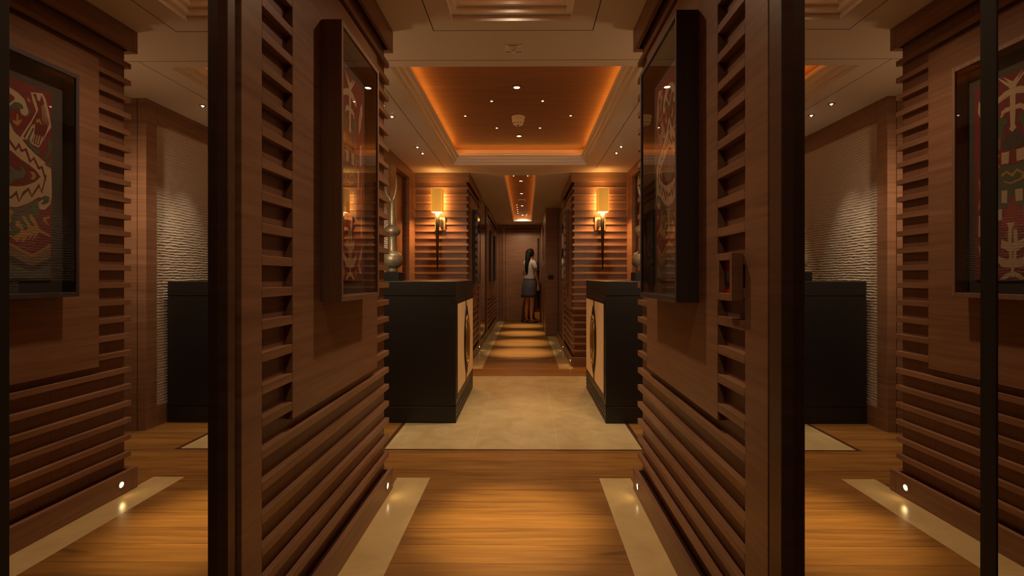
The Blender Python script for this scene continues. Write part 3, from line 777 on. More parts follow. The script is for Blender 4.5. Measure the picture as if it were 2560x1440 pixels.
# ------------------------------------------------------------------ hall side walls with ribbed plaster panels and recessed doors
def side_wall(nm, x, sg, idx):
    out = OUT_R if sg > 0 else OUT_L
    y0, y1 = 3.0, FAR0 + 0.02
    py0, py1, pz0, pz1 = 3.09, 4.24, 0.136, 2.03
    dy0, dy1, dz = 4.44, 4.94, 2.06
    x0 = x + sg * 0.022                      # back plane of the plaster
    mb = MB()
    mb.box(x, out, y0, py0, 0, H, 0)
    mb.box(x, out, py1, dy0, 0, H, 0)
    mb.box(x, out, dy1, y1, 0, H, 0)
    mb.box(x, out, py0, py1, 0, pz0, 0)
    mb.box(x, out, py0, py1, pz1, H, 0)
    mb.box(x0, out, py0, py1, pz0, pz1, 0)
    mb.box(x, out, dy0, dy1, dz, H, 0)
    mb.box(x + sg * 0.09, out, dy0, dy1, 0, dz, 0)
    # upright groove on the passage face
    mb.box(x + sg * 0.055, x + sg * 0.06, y0 - 0.0012, y0 + 0.002, 0, H, 1)
    struct(mb.done(nm, [M['oak'], M['groove']], bevel=0.0015))
    # ribbed plaster field
    pm = MB()
    rows, cols = 100 * 5, 120
    rnd = random.Random(idx * 5 + 3)
    ph = [rnd.random() * 6.28 for _ in range(9)]
    V = []
    for r in range(rows + 1):
        v = r / rows
        z = pz0 + (pz1 - pz0) * v
        row = []
        for c in range(cols + 1):
            u = c / cols
            y = py0 + (py1 - py0) * u
            wob = 1.1 * noise.noise((u * 9 + idx * 7, v * 30, 0.3)) + 0.9 * noise.noise((u * 34, v * 70, 4.1 + idx))
            h = 0.0040 * (0.5 + 0.5 * math.sin(2 * math.pi * 100 * v + 1.8 * wob)) * (0.75 + 0.6 * noise.noise((u * 60, v * 100, 9.0)))
            h += 0.0011 * noise.noise((u * 95, v * 190, 2.0 + idx))
            row.append(pm.bm.verts.new((x0 - sg * (0.004 + h), y, z)))
        V.append(row)
    for r in range(rows):
        for c in range(cols):
            f = pm.bm.faces.new((V[r][c], V[r][c + 1], V[r + 1][c + 1], V[r + 1][c]))
            f.smooth = True
    struct(pm.done('trim_%d' % (8 + idx), M['plaster'], fix=False))
    # door leaf set back in its opening
    dm = MB()
    xd = x + sg * 0.07
    dm.box(xd, x + sg * 0.092, dy0 + 0.012, dy1 - 0.012, 0.008, dz - 0.012)
    d = struct(dm.done('door_%d' % (idx + 1), M['oak_trim'], bevel=0.002))
    hm = MB()
    hm.lathe([(0.022, 0), (0.022, 0.006)], xd - sg * 0.006, dy0 + 0.08, 1.0, axis='X', seg=20)
    hm.tube([(xd - sg * 0.004, dy0 + 0.08, 1.0), (xd - sg * 0.035, dy0 + 0.08, 1.0), (xd - sg * 0.04, dy0 + 0.10, 1.0), (xd - sg * 0.04, dy0 + 0.17, 1.0)], 0.007)
    hm.done('door_handle', M['chrome'], d)

side_wall('wall_hall_left', SIDE_L, -1, 1)
side_wall('wall_hall_right', SIDE_R, 1, 2)

# ------------------------------------------------------------------ end wall and its door
mb = MB()
dx0, dx1, dh = -0.46, 0.325, 2.09
mb.box(XL['b'] - 0.1, dx0, END_Y, END_Y + 0.1, 0, H, 0)
mb.box(dx1, 0.5, END_Y, END_Y + 0.1, 0, H, 0)
mb.box(dx0, dx1, END_Y, END_Y + 0.1, dh, H, 0)
mb.box(-0.61, -0.515, END_Y - 0.004, END_Y, 0.06, dh - 0.02, 1)
mb.box(-0.508, dx0 + 0.004, END_Y - 0.02, END_Y, 0, dh + 0.03, 0)
mb.box(dx0, dx1 + 0.01, END_Y - 0.02, END_Y, dh, dh + 0.03, 0)
struct(mb.done('wall_end', [M['oak'], M['oak_recess']], bevel=0.002))
mb = MB(); mb.box(dx0 + 0.008, dx1 - 0.006, END_Y + 0.03, END_Y + 0.07, 0.006, dh - 0.008, 0)
mb.box(dx0, dx1, END_Y + 0.075, END_Y + 0.09, 0, dh, 1)
door = struct(mb.done('door_1', [M['oak'], M['groove']], bevel=0.002))
mb = MB(); mb.box(0.20, 0.316, END_Y + 0.024, END_Y + 0.03, 0.012, 0.215); mb.done('kick_plate', M['brass'], door)
mb = MB(); mb.box(0.262, 0.305, END_Y + 0.026, END_Y + 0.0305, 0.30, 1.86); mb.done('pull_recess', M['groove'], door)
mb = MB(); mb.tube([(0.268, END_Y + 0.03, 0.99), (0.268, END_Y - 0.03, 0.99), (0.262, END_Y - 0.035, 0.99), (0.20, END_Y - 0.035, 0.99)], 0.009)
mb.done('door_handle', M['brass'], door)

# ------------------------------------------------------------------ mirrors beside the viewer and down the corridor
def mirror_panel(name, label, side_x, sg, y0, y1, fr0=None, fr1=None, z0=0.0, z1=2.12, mat_fr='jamb', proud=0.024):
    t = thing(name, label, 'mirror', (side_x, (y0 + y1) / 2, z0))
    mb = MB(); hy = (y1 - y0) / 2
    mb.box(0, sg * 0.006, -hy, hy, 0.002, z1 - z0); mb.done('mirror_pane', M['mirror'], t)
    bk = MB(); bk.box(sg * 0.007, sg * 0.02, -hy, hy, 0, z1 - z0); bk.done('backing_board', M['gasket'], t)
    for (a, b_, pr, mt) in [f for f in (fr0, fr1) if f]:
        f = MB(); f.box(-sg * pr, sg * 0.02, a - (y0 + y1) / 2, b_ - (y0 + y1) / 2, 0, z1 - z0)
        f.done('frame_strip', M[mt], t, bevel=0.001)
    return t

mirror_panel('wall_mirror', 'tall frameless mirror on the left wall, its edge strip next to the slatted oak panelling', -0.670, -1, 0.597, 1.004, fr0=(0.575, 0.597, 0.001, 'gasket'), fr1=(1.004, 1.030, 0.022, 'jamb'))
mirror_panel('wall_mirror', 'tall mirror on the right wall beside the panelling that carries the red call point', 0.5425, 1, 0.558, 0.945, fr0=(0.5376, 0.558, 0.001, 'gasket'), fr1=(0.945, 0.992, 0.024, 'jamb'))
mirror_panel('wall_mirror', 'narrow sliver of mirror at the extreme left edge before the black joint', -0.670, -1, -1.2, 0.574)
mirror_panel('wall_mirror', 'second mirror pane at the extreme right, on the near side of the black joint', 0.5425, 1, -1.2, 0.537)
mirror_panel('wall_mirror', 'tall mirror panel down the left side of the far corridor', -0.652, -1, 6.64, 7.56, z0=0.10, fr1=(7.56, 7.61, 0.012, 'jamb'))
mirror_panel('wall_mirror', 'tall mirror panel down the right side of the far corridor before the projecting column', 0.533, 1, 6.64, 7.56, z0=0.10, fr1=(7.56, 7.61, 0.012, 'jamb'))

# ------------------------------------------------------------------ framed textiles
TEXTILES = {'medallion': TEXTILE_MEDALLION, 'trees': TEXTILE_TREES}

def textile_mesh(kind, sg):
    """flat woven panel in its own plane; local x = towards the corridor is -sg"""
    polys = TEXTILES[kind]
    mb = MB()
    hw, v0, v1 = (0.158 if kind == 'medallion' else 0.138), 0.99 - 0.921, 1.715 - 0.921
    ku = 1.12 if kind == 'medallion' else 1.0
    def face(pts, lvl, m):
        x = -sg * (0.0006 + 0.00002 * lvl)
        # clip to the cloth
        P_ = [(max(-hw, min(hw, u)), max(v0, min(v1, v))) for u, v in pts]
        Q = []
        for p in P_:
            if not Q or (abs(p[0] - Q[-1][0]) + abs(p[1] - Q[-1][1])) > 1e-5:
                Q.append(p)
        if len(Q) < 3:
            return
        ar = sum(Q[i][0] * Q[(i + 1) % len(Q)][1] - Q[(i + 1) % len(Q)][0] * Q[i][1] for i in range(len(Q)))
        if abs(ar) < 1e-6:
            return
        mb.quad([(x, u, v) for u, v in Q], m)
    mb.box(0, -sg * 0.0005, -hw, hw, v0, v1, 0)
    lvl = 1
    keep = 1 if kind == 'medallion' else -1
    du = 0.0 if kind == 'medallion' else 0.006
    if kind == 'trees':
        for m_ in (-1, 1):
            for c, pts in polys:
                face([((u + du) * m_, v - 0.921) for u, v in pts], lvl, TXK.index(c))
                lvl += 1
        return mb
    for c, pts in polys:
        P_ = [((u + du) * keep, v) for u, v in pts]
        Q = []                                   # one half of the symmetric design
        for i in range(len(P_)):
            a, b_ = P_[i], P_[(i + 1) % len(P_)]
            if a[0] >= 0:
                Q.append(a)
            if (a[0] >= 0) != (b_[0] >= 0):
                t = a[0] / (a[0] - b_[0])
                Q.append((0.0, a[1] + t * (b_[1] - a[1])))
        if len(Q) > 2:
            for m_ in (-1, 1):
                face([(u * m_ * ku, v - 0.921) for u, v in Q], lvl, TXK.index(c))
        lvl += 1
    return mb

def framed_textile(label, sg, xwall, xface, y0, y1, kind, fmat, z0=0.921, z1=1.811):
    """box frame standing proud of the wall at xwall, glass at xface"""
    yc, hy = (y0 + y1) / 2, (y1 - y0) / 2
    t = thing('framed_textile', label, 'framed art', (xwall, yc, z0), group='framed textiles on the panelling')
    d = xface - xwall            # signed depth towards the corridor
    h = z1 - z0
    mb = MB(); w = 0.014
    mb.box(0, d, -hy, -hy + w, 0, h); mb.box(0, d, hy - w, hy, 0, h)
    mb.box(0, d, -hy + w, hy - w, 0, w * 1.3); mb.box(0, d, -hy + w, hy - w, h - w * 1.3, h)
    mb.done('frame', M[fmat], t, bevel=0.0015)
    mb = MB(); mb.box(0.0, d * 0.22, -hy + w, hy - w, w, h - w); mb.done('mount_board', M['mat'], t)
    tm = textile_mesh(kind, 1 if d < 0 else -1)
    o = tm.done('textile', [M['tx_' + k] for k in TXK], t, fix=False)
    o.location = (d * 0.30, 0, 0)
    mb = MB(); x = d * 0.93
    mb.quad([(x, -hy + w, w), (x, hy - w, w), (x, hy - w, h - w), (x, -hy + w, h - w)]); mb.done('glass_pane', M['glass'], t)
    return t

framed_textile('box-framed red ikat textile with cream branching motifs on the near left panelling', -1, XL['s'], -0.578, 1.454, 1.826, 'trees', 'frame_wood_red')
framed_textile('box-framed red ikat textile with cream medallion in dark frame on the near right panelling', 1, XR['s'], 0.457, 1.411, 1.856, 'medallion', 'frame_wood')
framed_textile('dark box frame on the left corridor wall just past the sconce', -1, XL['s'], -0.578, 5.58, 5.95, 'medallion', 'frame_wood')
framed_textile('box frame on the right corridor wall just past the sconce', 1, XR['s'], 0.457, 5.62, 6.00, 'trees', 'frame_wood_red')
framed_textile('first of two slim dark frames on the far left corridor wall beyond the mirror', -1, XL['s'], -0.60, 8.15, 8.52, 'trees', 'frame_wood')
framed_textile('last dark frame on the left corridor wall, nearest the end door', -1, XL['s'], -0.60, 9.15, 9.52, 'medallion', 'frame_wood')

# ------------------------------------------------------------------ consoles
def console(label, xin, xout, sg):
    """black lacquered cabinet against the side wall; inner face (towards the middle) carries two inlaid doors"""
    ya, yb, top = 3.165, 4.185, 0.968
    t = thing('console_cabinet', label, 'cabinet', (xin, (ya + yb) / 2, 0))
    hy = (yb - ya) / 2
    wd = xout - xin
    s = 1 if wd > 0 else -1
    mb = MB(); mb.box(0, wd, -hy, hy, 0.118, 0.866); mb.done('body', M['lacquer'], t, bevel=0.002)
    mb = MB(); mb.box(s * 0.004, wd, -hy + 0.004, hy - 0.004, 0.866, 0.871, 0)
    mb.box(0, wd, -hy, hy, 0.871, top, 0); mb.done('top', M['lacquer'], t, bevel=0.002)
    mb = MB()
    mb.box(s * 0.012, wd, -hy + 0.005, hy - 0.005, 0.0, 0.118)
    mb.box(0, wd, -hy, -hy + 0.02, 0.0, 0.111)
    for z0, z1 in ((0.0, 0.026), (0.034, 0.060), (0.068, 0.088), (0.096, 0.112)):
        mb.box(0, s * 0.03, -hy + 0.021, hy, z0, z1)
    mb.done('plinth', M['lacquer'], t, bevel=0.001)
    for (a, b_) in ((-hy + 0.06, -0.035), (0.035, hy - 0.06)):
        dm = MB(); dm.box(-s * 0.003, s * 0.006, a - 0.02, b_ + (0.02 if b_ > 0 else 0.033), 0.155, 0.84)
        dr = dm.done('door', M['lacquer'], t, bevel=0.001)
        im = MB(); im.box(-s * 0.006, s * 0.002, a, b_, 0.19, 0.81); im.done('inlay', M['inlay'], dr)
    # pointed oval plate and ring pull across the meeting stiles
    pm = MB()
    n = 40
    def oval(rw, rh, p=1.35):
        pts = []
        for k in range(n):
            a = 2 * math.pi * k / n
            c, s_ = math.cos(a), math.sin(a)
            pts.append((rw * math.copysign(abs(c) ** p, c), rh * s_))
        return pts
    ov = oval(0.135, 0.27)
    f0 = [pm.bm.verts.new((-s * 0.006, u, 0.505 + v)) for u, v in ov]
    f1 = [pm.bm.verts.new((-s * 0.012, u, 0.505 + v)) for u, v in ov]
    pm.bm.faces.new(f0); pm.bm.faces.new(f1)
    for k in range(n):
        pm.bm.faces.new((f0[k], f0[(k + 1) % n], f1[(k + 1) % n], f1[k]))
    pl = pm.done('oval_plate', M['lacquer'], t)
    rm = MB()
    for rw, rh, rr in ((0.10, 0.19, 0.008), (0.065, 0.15, 0.007), (0.025, 0.13, 0.006)):
        pts = [(-s * 0.016, rw * math.cos(2 * math.pi * k / n), 0.505 + rh * math.sin(2 * math.pi * k / n)) for k in range(n + 1)]
        rm.tube(pts, rr, seg=8, caps=False)
    rm.done('ring_pull', M['brass_dark'], pl)
    bm_ = MB(); bm_.box(-s * 0.008, 0, -0.004, 0.004, 0.17, 0.235); bm_.done('door_bolt', M['brass_dark'], t)
    return t

console('black lacquered console cabinet on the left of the hall, under the left bronze sculpture', -0.4765, SIDE_L + 0.012, -1)
console('black lacquered console cabinet on the right of the hall, half hidden by the right pier', 0.545, SIDE_R - 0.012, 1)

# ------------------------------------------------------------------ bronze sculptures
def sculpture(loc, label, rot=0.0):
    t = thing('bronze_sculpture', label, 'sculpture', loc, group='gourd sculptures on the consoles', rotz=rot)
    mb = MB(); mb.box(-0.075, 0.075, -0.075, 0.075, 0.0, 0.068); mb.done('plinth', M['black'], t, bevel=0.002)
    prof = [(0.042, 0.068), (0.044, 0.08), (0.040, 0.095), (0.043, 0.102), (0.060, 0.110), (0.074, 0.125), (0.0815, 0.148), (0.0835, 0.170),
            (0.080, 0.192), (0.070, 0.210), (0.055, 0.223), (0.040, 0.229), (0.036, 0.236), (0.034, 0.26), (0.0335, 0.30), (0.034, 0.345), (0.036, 0.356),
            (0.046, 0.362), (0.058, 0.373), (0.0645, 0.390), (0.064, 0.406), (0.056, 0.421), (0.044, 0.431), (0.032, 0.436), (0.029, 0.445),
            (0.028, 0.47), (0.026, 0.52), (0.023, 0.57), (0.019, 0.608), (0.017, 0.63), (0.011, 0.645)]
    mb = MB(); mb.lathe(prof, seg=40)
    mb.done('gourd_body', M['bronze'], t)
    for (pts, rad) in ((
        [(0.004, 0, 0.62), (0.012, 0, 0.66), (0.026, 0, 0.70), (0.034, 0, 0.75), (0.033, 0, 0.80), (0.026, 0, 0.85)], [0.013, 0.012, 0.011, 0.009, 0.007, 0.002]), (
        [(-0.004, 0, 0.62), (-0.020, 0, 0.655), (-0.045, 0, 0.69), (-0.052, 0, 0.725), (-0.053, 0, 0.79), (-0.054, 0, 0.845)], [0.013, 0.012, 0.010, 0.007, 0.0045, 0.0015])):
        mb = MB(); mb.tube(pts, rad, seg=12); mb.done('horn', M['bronze'], t)
    return t

sculpture((-1.063, 3.69, 0.968), 'bronze double-gourd sculpture with two horns standing on the left console')
sculpture((0.925, 3.68, 0.968), 'bronze double-gourd sculpture with two horns on the right console, mostly behind the pier', rot=math.pi)

# ------------------------------------------------------------------ wall sconces
def sconce(x, label, sgn):
    t = thing('wall_sconce', label, 'wall lamp', (x, 5.185, 1.07), group='tapered torch sconces')
    # local z = world z - 1.07 ; wall face at y = 0
    mb = MB(); mb.box(-0.058 + sgn * 0.008, 0.058 + sgn * 0.008, -0.016, 0.0, 0.445, 0.598); mb.done('backplate', M['oak_trim'], t, bevel=0.0015)
    mb = MB(); mb.box(-0.058 + sgn * 0.008 - 0.004, 0.058 + sgn * 0.008 + 0.004, -0.005, 0.0, 0.441, 0.602); mb.done('shadow_gap', M['groove'], t)
    mb = MB(); mb.box(sgn * 0.018, sgn * 0.044, -0.13, -0.016, 0.475, 0.56); mb.done('bracket', M['iron_bracket'], t, bevel=0.002)
    mb = MB()
    mb.lathe([(0.003, 0.0), (0.008, 0.05), (0.014, 0.25), (0.019, 0.45), (0.023, 0.63), (0.020, 0.632)], 0, -0.135, 0, seg=24)
    mb.done('stem', M['iron'], t)
    # shade: open square sleeve
    a, zb, zt = 0.0585, 0.632, 0.885
    mb = MB()
    for (x0, x1, y0, y1) in ((-a, a, -a, -a + 0.003), (-a, a, a - 0.003, a), (-a, -a + 0.003, -a, a), (a - 0.003, a, -a, a)):
        mb.box(x0, x1, y0 - 0.135, y1 - 0.135, zb, zt)
    sh = mb.done('lamp_shade', M['shade'], t)
    mb = MB(); mb.box(-a + 0.003, a - 0.003, -a - 0.132, a - 0.138, zb + 0.002, zb + 0.005); mb.done('diffuser', M['shade_bottom'], sh)
    mb = MB(); mb.lathe([(0.012, 0), (0.016, 0.02), (0.016, 0.06), (0.006, 0.075)], 0, -0.135, zb + 0.02, seg=16); mb.done('bulb', M['shade_bottom'], sh)
    lamp('sconce_up', 'AREA', (x, 5.05, 1.07 + zt - 0.002), P_SCONCE * 1.1, (1.0, 0.50, 0.11), shape='SQUARE', size=0.08, rot=(R(152), 0, 0), spread=R(150))
    lamp('sconce_down', 'AREA', (x, 5.05, 1.07 + zb - 0.004), P_SCONCE * 25.0, (1.0, 0.45, 0.12), shape='SQUARE', size=0.11, rot=(0, 0, 0), spread=R(150))
    lamp('sconce_shade_glow', 'AREA', (x, 5.118, 1.07 + 0.76), P_SCONCE * 7.0, (1.0, 0.50, 0.12), shape='RECTANGLE', size=0.11, size_y=0.25, rot=(R(90), 0, 0))
    return t

sconce(-0.962, 'lit square-shaded torch sconce on the slatted wall behind the left console', 1)
sconce(0.836, 'lit square-shaded torch sconce on the slatted wall behind the right console', -1)

# ------------------------------------------------------------------ ceiling lights
def light_unit(name, r_ring, r_lens, depth, lens='lens', ringmat='trim_ring'):
    """downward unit: origin on the ceiling surface"""
    mb = MB()
    mb.lathe([(r_lens, 0.0), (r_ring, 0.0), (r_ring, -0.004), (r_lens * 1.1, -0.005), (r_lens, -0.002), (r_lens, 0.0)], seg=28, caps=False)
    ring = mb.done('trim_ring', M[ringmat])
    mb = MB(); mb.lathe([(r_lens * 0.98, -0.0015), (r_lens * 0.6, -0.004), (0.001, -depth)], seg=24); ln = mb.done('lens', M[lens])
    return ring, ln

def place_unit(kind, loc, label, cat='ceiling light', group=None, first=None):
    name, rr, rl, dp, lens, rm = kind
    t = thing(name, label, cat, loc, group=group)
    ring, ln = PROTO[name] if name in PROTO else (None, None)
    if ring is None:
        ring, ln = light_unit(name, rr, rl, dp, lens, rm)
        PROTO[name] = (ring, ln)
        ring.parent = t; ln.parent = t
    else:
        a = ring.copy(); b_ = ln.copy(); COL.objects.link(a); COL.objects.link(b_); a.parent = t; b_.parent = t
    return t

PROTO = {}
DOWN = ('recessed_downlight', 0.036, 0.021, 0.005, 'lens', 'trim_ring')
SPOT = ('ceiling_spotlight', 0.0145, 0.0095, 0.005, 'lens', 'trim_ring')
HALO = ('hall_spotlight', 0.020, 0.011, 0.012, 'lens', 'chrome')
TINY = ('corridor_spotlight', 0.016, 0.010, 0.006, 'lens', 'trim_ring')

CX = -0.062
zt = WELL['hall']
for (x, y, lb) in ((CX, 3.24, 'large round downlight in the timber coffer, nearer of the two'), (CX, 4.36, 'large round downlight in the timber coffer, beyond the smoke detector')):
    place_unit(DOWN, (x, y, zt - 0.001), lb, group='large downlights in the hall coffer')
    lamp('downlight', 'SPOT', (x, y, zt - 0.02), P_DOWN * (2.3 if y < 4 else 0.8), WARM, spot_size=R(66), spot_blend=0.7, shadow_soft_size=0.02, rot=(R(-13) if y < 4 else 0, 0, 0))
for (x, y, lb) in ((-0.256, 3.49, 'tiny spot on the left of the nearer pair in the timber coffer'), (0.128, 3.49, 'tiny spot on the right of the nearer pair in the timber coffer'),
                   (-0.496, 3.81, 'tiny spot far to the left in the timber coffer, level with the smoke detector'), (0.369, 3.81, 'tiny spot far to the right in the timber coffer, level with the smoke detector'),
                   (-0.256, 4.12, 'tiny spot on the left of the farther pair in the timber coffer'), (0.128, 4.12, 'tiny spot on the right of the farther pair in the timber coffer')):
    place_unit(SPOT, (x, y, zt - 0.001), lb, group='tiny spots in the hall coffer')
    lamp('spot', 'SPOT', (x, y, zt - 0.015), P_SPOT * 0.55, WARM, spot_size=R(70), spot_blend=0.6, shadow_soft_size=0.01)
for (x, sd) in ((-0.967, 'left'), (0.85, 'right')):
    for (y, lb) in ((3.13, 'nearest'), (3.35, 'second'), (4.14, 'third'), (4.35, 'last')):
        place_unit(HALO, (x, y, H - 0.001), '%s of the four small spots in the plaster ceiling over the %s console' % (lb, sd), group='spots in the plaster ceiling over the %s console' % sd)
        lamp('spot', 'SPOT', (x, y, H - 0.03), P_SPOT * 2.3, (1.0, 0.76, 0.50), spot_size=R(44), spot_blend=1.0, shadow_soft_size=0.01,
             rot=(0, R(-9) if x > 0 else R(9), 0))
# coffer over the viewer; downlights by and behind it are unseen, added as fill
zn = WELL['near']
for (y, lb, pw, cone, bl, fill_pw) in ((1.88, 'downlight in the coffer over the near corridor, towards the hall', 10.0, 22, 1.0, 1.55),
                              (0.60, 'unseen fill downlight added in the coffer over the near corridor, over the floor by the mirrors', 0.25, 90, 1.0, 0.4),
                              (-0.50, 'unseen fill downlight added in the coffer over the near corridor, behind the viewpoint', 0.25, 90, 1.0, 0.3)):
    place_unit(DOWN, (-0.064, y, zn - 0.001), lb, group='downlights in the near coffer')
    lamp('downlight', 'SPOT', (-0.064, y, zn - 0.02), P_DOWN * pw, (1.0, 0.68, 0.27), spot_size=R(cone), spot_blend=bl, shadow_soft_size=0.03)
    lamp('downlight_fill', 'SPOT', (-0.064, y, zn - 0.02), P_DOWN * fill_pw, (1.0, 0.68, 0.40), spot_size=R(128), spot_blend=1.0, shadow_soft_size=0.03)  # extra wide lamp at each fitting, added as fill for the walls
# far corridor coffer
zf = WELL['far']
for (x, y, kind, pw, lb) in ((-0.150, 5.78, TINY, 0.0, 'left one of the bright pair at the near end of the corridor coffer'),
                        (0.026, 5.78, TINY, 0.0, 'right one of the bright pair at the near end of the corridor coffer'),
                        (CX, 6.10, DOWN, 1.0, 'first downlight on the centre line of the narrow corridor coffer'),
                        (CX, 7.02, DOWN, 1.0, 'second downlight on the centre line of the narrow corridor coffer'),
                        (CX, 8.22, DOWN, 1.0, 'third downlight on the centre line of the narrow corridor coffer, past the square grille'),
                        (CX, 9.45, DOWN, 0.8, 'last faint downlight on the centre line of the narrow corridor coffer'),
                        (-0.154, 8.12, TINY, 0.0, 'first of a row of five tiny spots on the left of the far corridor coffer'),
                        (-0.154, 8.40, TINY, 0.0, 'second of a row of five tiny spots on the left of the far corridor coffer'),
                        (-0.154, 8.68, TINY, 0.0, 'third of a row of five tiny spots on the left of the far corridor coffer'),
                        (-0.154, 8.94, TINY, 0.0, 'fourth of a row of five tiny spots on the left of the far corridor coffer'),
                        (-0.154, 9.20, TINY, 0.0, 'fifth of a row of five tiny spots on the left of the far corridor coffer'),
                        (0.020, 9.36, TINY, 0.0, 'nearer of two tiny spots at the right far end of the coffer'),
                        (0.020, 9.58, TINY, 0.0, 'farther of two tiny spots at the right far end of the corridor coffer')):
    place_unit(kind, (x, y, zf - 0.001), lb, group='lights in the far corridor coffer')
    if pw:
        lamp('downlight', 'SPOT', (x, y, zf - 0.02), P_DOWN * 12.0 * pw, (1.0, 0.7, 0.38), spot_size=R(27), spot_blend=1.0, shadow_soft_size=0.02)
        lamp('downlight_fill', 'SPOT', (x, y, zf - 0.02), P_DOWN * (0.45 if y < 9 else 1.9) * pw, WARM, spot_size=R(130 if y < 9 else 115), spot_blend=1.0, shadow_soft_size=0.02, rot=(0 if y < 9 else R(32), 0, 0))  # added wide fill lamp; the last one leans towards the end door

# opal wall lights on the passage side of the two piers
for (x, sd) in ((-1.10, 'left'), (0.985, 'right')):
    t = thing('passage_wall_light', 'opal glass wall light on the passage side of the %s pier' % sd, 'wall lamp', (x, 2.18, 1.42))
    mb = MB(); mb.box(-0.035, 0.035, 0.0, 0.012, -0.06, 0.10); mb.done('backplate', M['iron_bracket'], t, bevel=0.002)
    mb = MB(); mb.tube([(0, 0.012, 0.0), (0, 0.05, -0.01), (0, 0.07, 0.02)], 0.007); mb.done('arm', M['iron_bracket'], t)
    mb = MB(); mb.lathe([(0.012, 0.02), (0.034, 0.04), (0.042, 0.09), (0.040, 0.15), (0.030, 0.19)], 0, 0.07, 0, seg=20, caps=False); mb.done('lamp_shade', M['opal'], t)
    lamp('passage_glow', 'SPOT', (x, 2.31, 1.60), P_PASSAGE * 3.6, (1.0, 0.70, 0.41), shadow_soft_size=0.04, spot_size=R(130), spot_blend=1.0, rot=(R(64), 0, 0))
    lamp('passage_wash', 'POINT', (x, 2.31, 1.60), P_PASSAGE * 0.35, (1.0, 0.62, 0.30), shadow_soft_size=0.04)

# ------------------------------------------------------------------ step lights in the baseboards
def step_light(x, y, sg, label):
    t = thing('step_light', label, 'step light', (x, y, 0.05), group='round step lights in the baseboards')
    mb = MB(); mb.lathe([(0.0125, 0.0), (0.017, 0.0), (0.017, -sg * 0.002), (0.0125, -sg * 0.003), (0.0125, 0)], axis='X', seg=24, caps=False); mb.done('bezel', M['chrome'], t)
    mb = MB(); mb.lathe([(0.0125, -sg * 0.0015), (0.008, -sg * 0.0025), (0.0005, -sg * 0.003)], axis='X', seg=24); mb.done('lens', M['lens_led'], t)
    lamp('step_glow', 'SPOT', (x - sg * 0.006, y, 0.05), 0.10, (1.0, 0.62, 0.16), spot_size=R(130), spot_blend=0.8, shadow_soft_size=0.012, rot=(0, R(62) * (1 if sg > 0 else -1), 0))

step_light(XL['base'], 2.105, -1, 'lit round step light in the near left baseboard')
step_light(XR['base'], 2.105, 1, 'lit round step light in the near right baseboard')
step_light(XL['base'], 6.30, -1, 'lit round step light low on the left side of the far corridor')
step_light(XR['base'], 6.30, 1, 'lit round step light on the right of the far corridor, the farther one')
step_light(XR['base'], 5.27, 1, 'lit round step light on the right at the corridor corner, the nearer one')

# ------------------------------------------------------------------ detectors, plates
t = thing('smoke_detector', 'white domed smoke detector hanging under the timber coffer', 'smoke detector', (CX, 3.84, zt))
mb = MB(); mb.lathe([(0.054, 0.0), (0.056, -0.010), (0.050, -0.016)], seg=32); mb.done('base', M['plastic'], t)
mb = MB(); mb.lathe([(0.046, -0.014), (0.050, -0.022), (0.050, -0.044), (0.044, -0.062), (0.030, -0.072), (0.016, -0.078), (0.001, -0.080)], seg=32); dmb = mb.done('dome', M['plastic'], t)
mb = MB()
for k in range(12):
    a = 2 * math.pi * k / 12
    c, s_ = math.cos(a), math.sin(a)
    mb.lathe([(0.006, 0), (0.006, 0.004)], 0.0445 * c, 0.0445 * s_, -0.062, seg=8)
mb.lathe([(0.008, 0), (0.008, 0.004)], 0, -0.02, -0.080, seg=10)
mb.done('vent_slots', M['plastic_slot'], dmb)

t = thing('sprinkler_plate', 'small square cover plate with a sprinkler in the plaster ceiling before the coffer', 'sprinkler', (-0.062, 2.36, H))
mb = MB(); mb.box(-0.045, 0.045, -0.04, 0.04, -0.003, 0); mb.done('plate', M['plastic'], t, bevel=0.001)
mb = MB(); mb.box(-0.041, 0.041, 0.030, 0.034, -0.0045, -0.002); mb.done('slot', M['trim_ring'], t)
mb = MB(); mb.box(-0.024, 0.024, -0.036, -0.032, -0.0045, -0.002); mb.done('slot', M['trim_ring'], t)
mb = MB(); mb.lathe([(0.020, -0.003), (0.018, -0.006), (0.008, -0.009), (0.006, -0.018), (0.012, -0.019), (0.012, -0.021)], 0, 0, 0, seg=20); mb.done('sprinkler_head', M['plastic'], t)

t = thing('ceiling_grille', 'small pale rectangular grille in the far corridor coffer', 'grille', (CX, 7.62, zf))
mb = MB(); mb.box(-0.055, 0.055, -0.055, 0.055, -0.010, 0); mb.done('plate', M['plastic'], t, bevel=0.002)
for k in range(5):
    mb = MB(); mb.box(-0.045, 0.045, -0.042 + k * 0.019, -0.036 + k * 0.019, -0.0115, -0.009); mb.done('slot', M['plastic_slot'], t)

# fire call point on the near right panelling
t = thing('fire_call_point', 'red fire call point in a square oak surround on the right panelling', 'fire alarm', (XR['s'], 1.166, 1.0))
mb = MB(); d = -0.028; w = 0.043; hh = 0.059
mb.box(0.0, d, -w, -w + 0.012, -hh, hh); mb.box(0.0, d, w - 0.012, w, -hh, hh); mb.box(0, d, -w + 0.012, w - 0.012, hh - 0.018, hh); mb.box(0, d, -w + 0.012, w - 0.012, -hh, -hh + 0.018)
mb.done('surround', M['oak'], t, bevel=0.001)
mb = MB(); mb.box(0.012, -0.014, -w + 0.012, w - 0.012, -hh + 0.018, hh - 0.018); bx = mb.done('housing', M['red'], t)
mb = MB(); mb.box(-0.014, -0.018, -0.020, 0.020, -0.022, 0.014); mb.done('break_glass', M['black_glass'], bx)

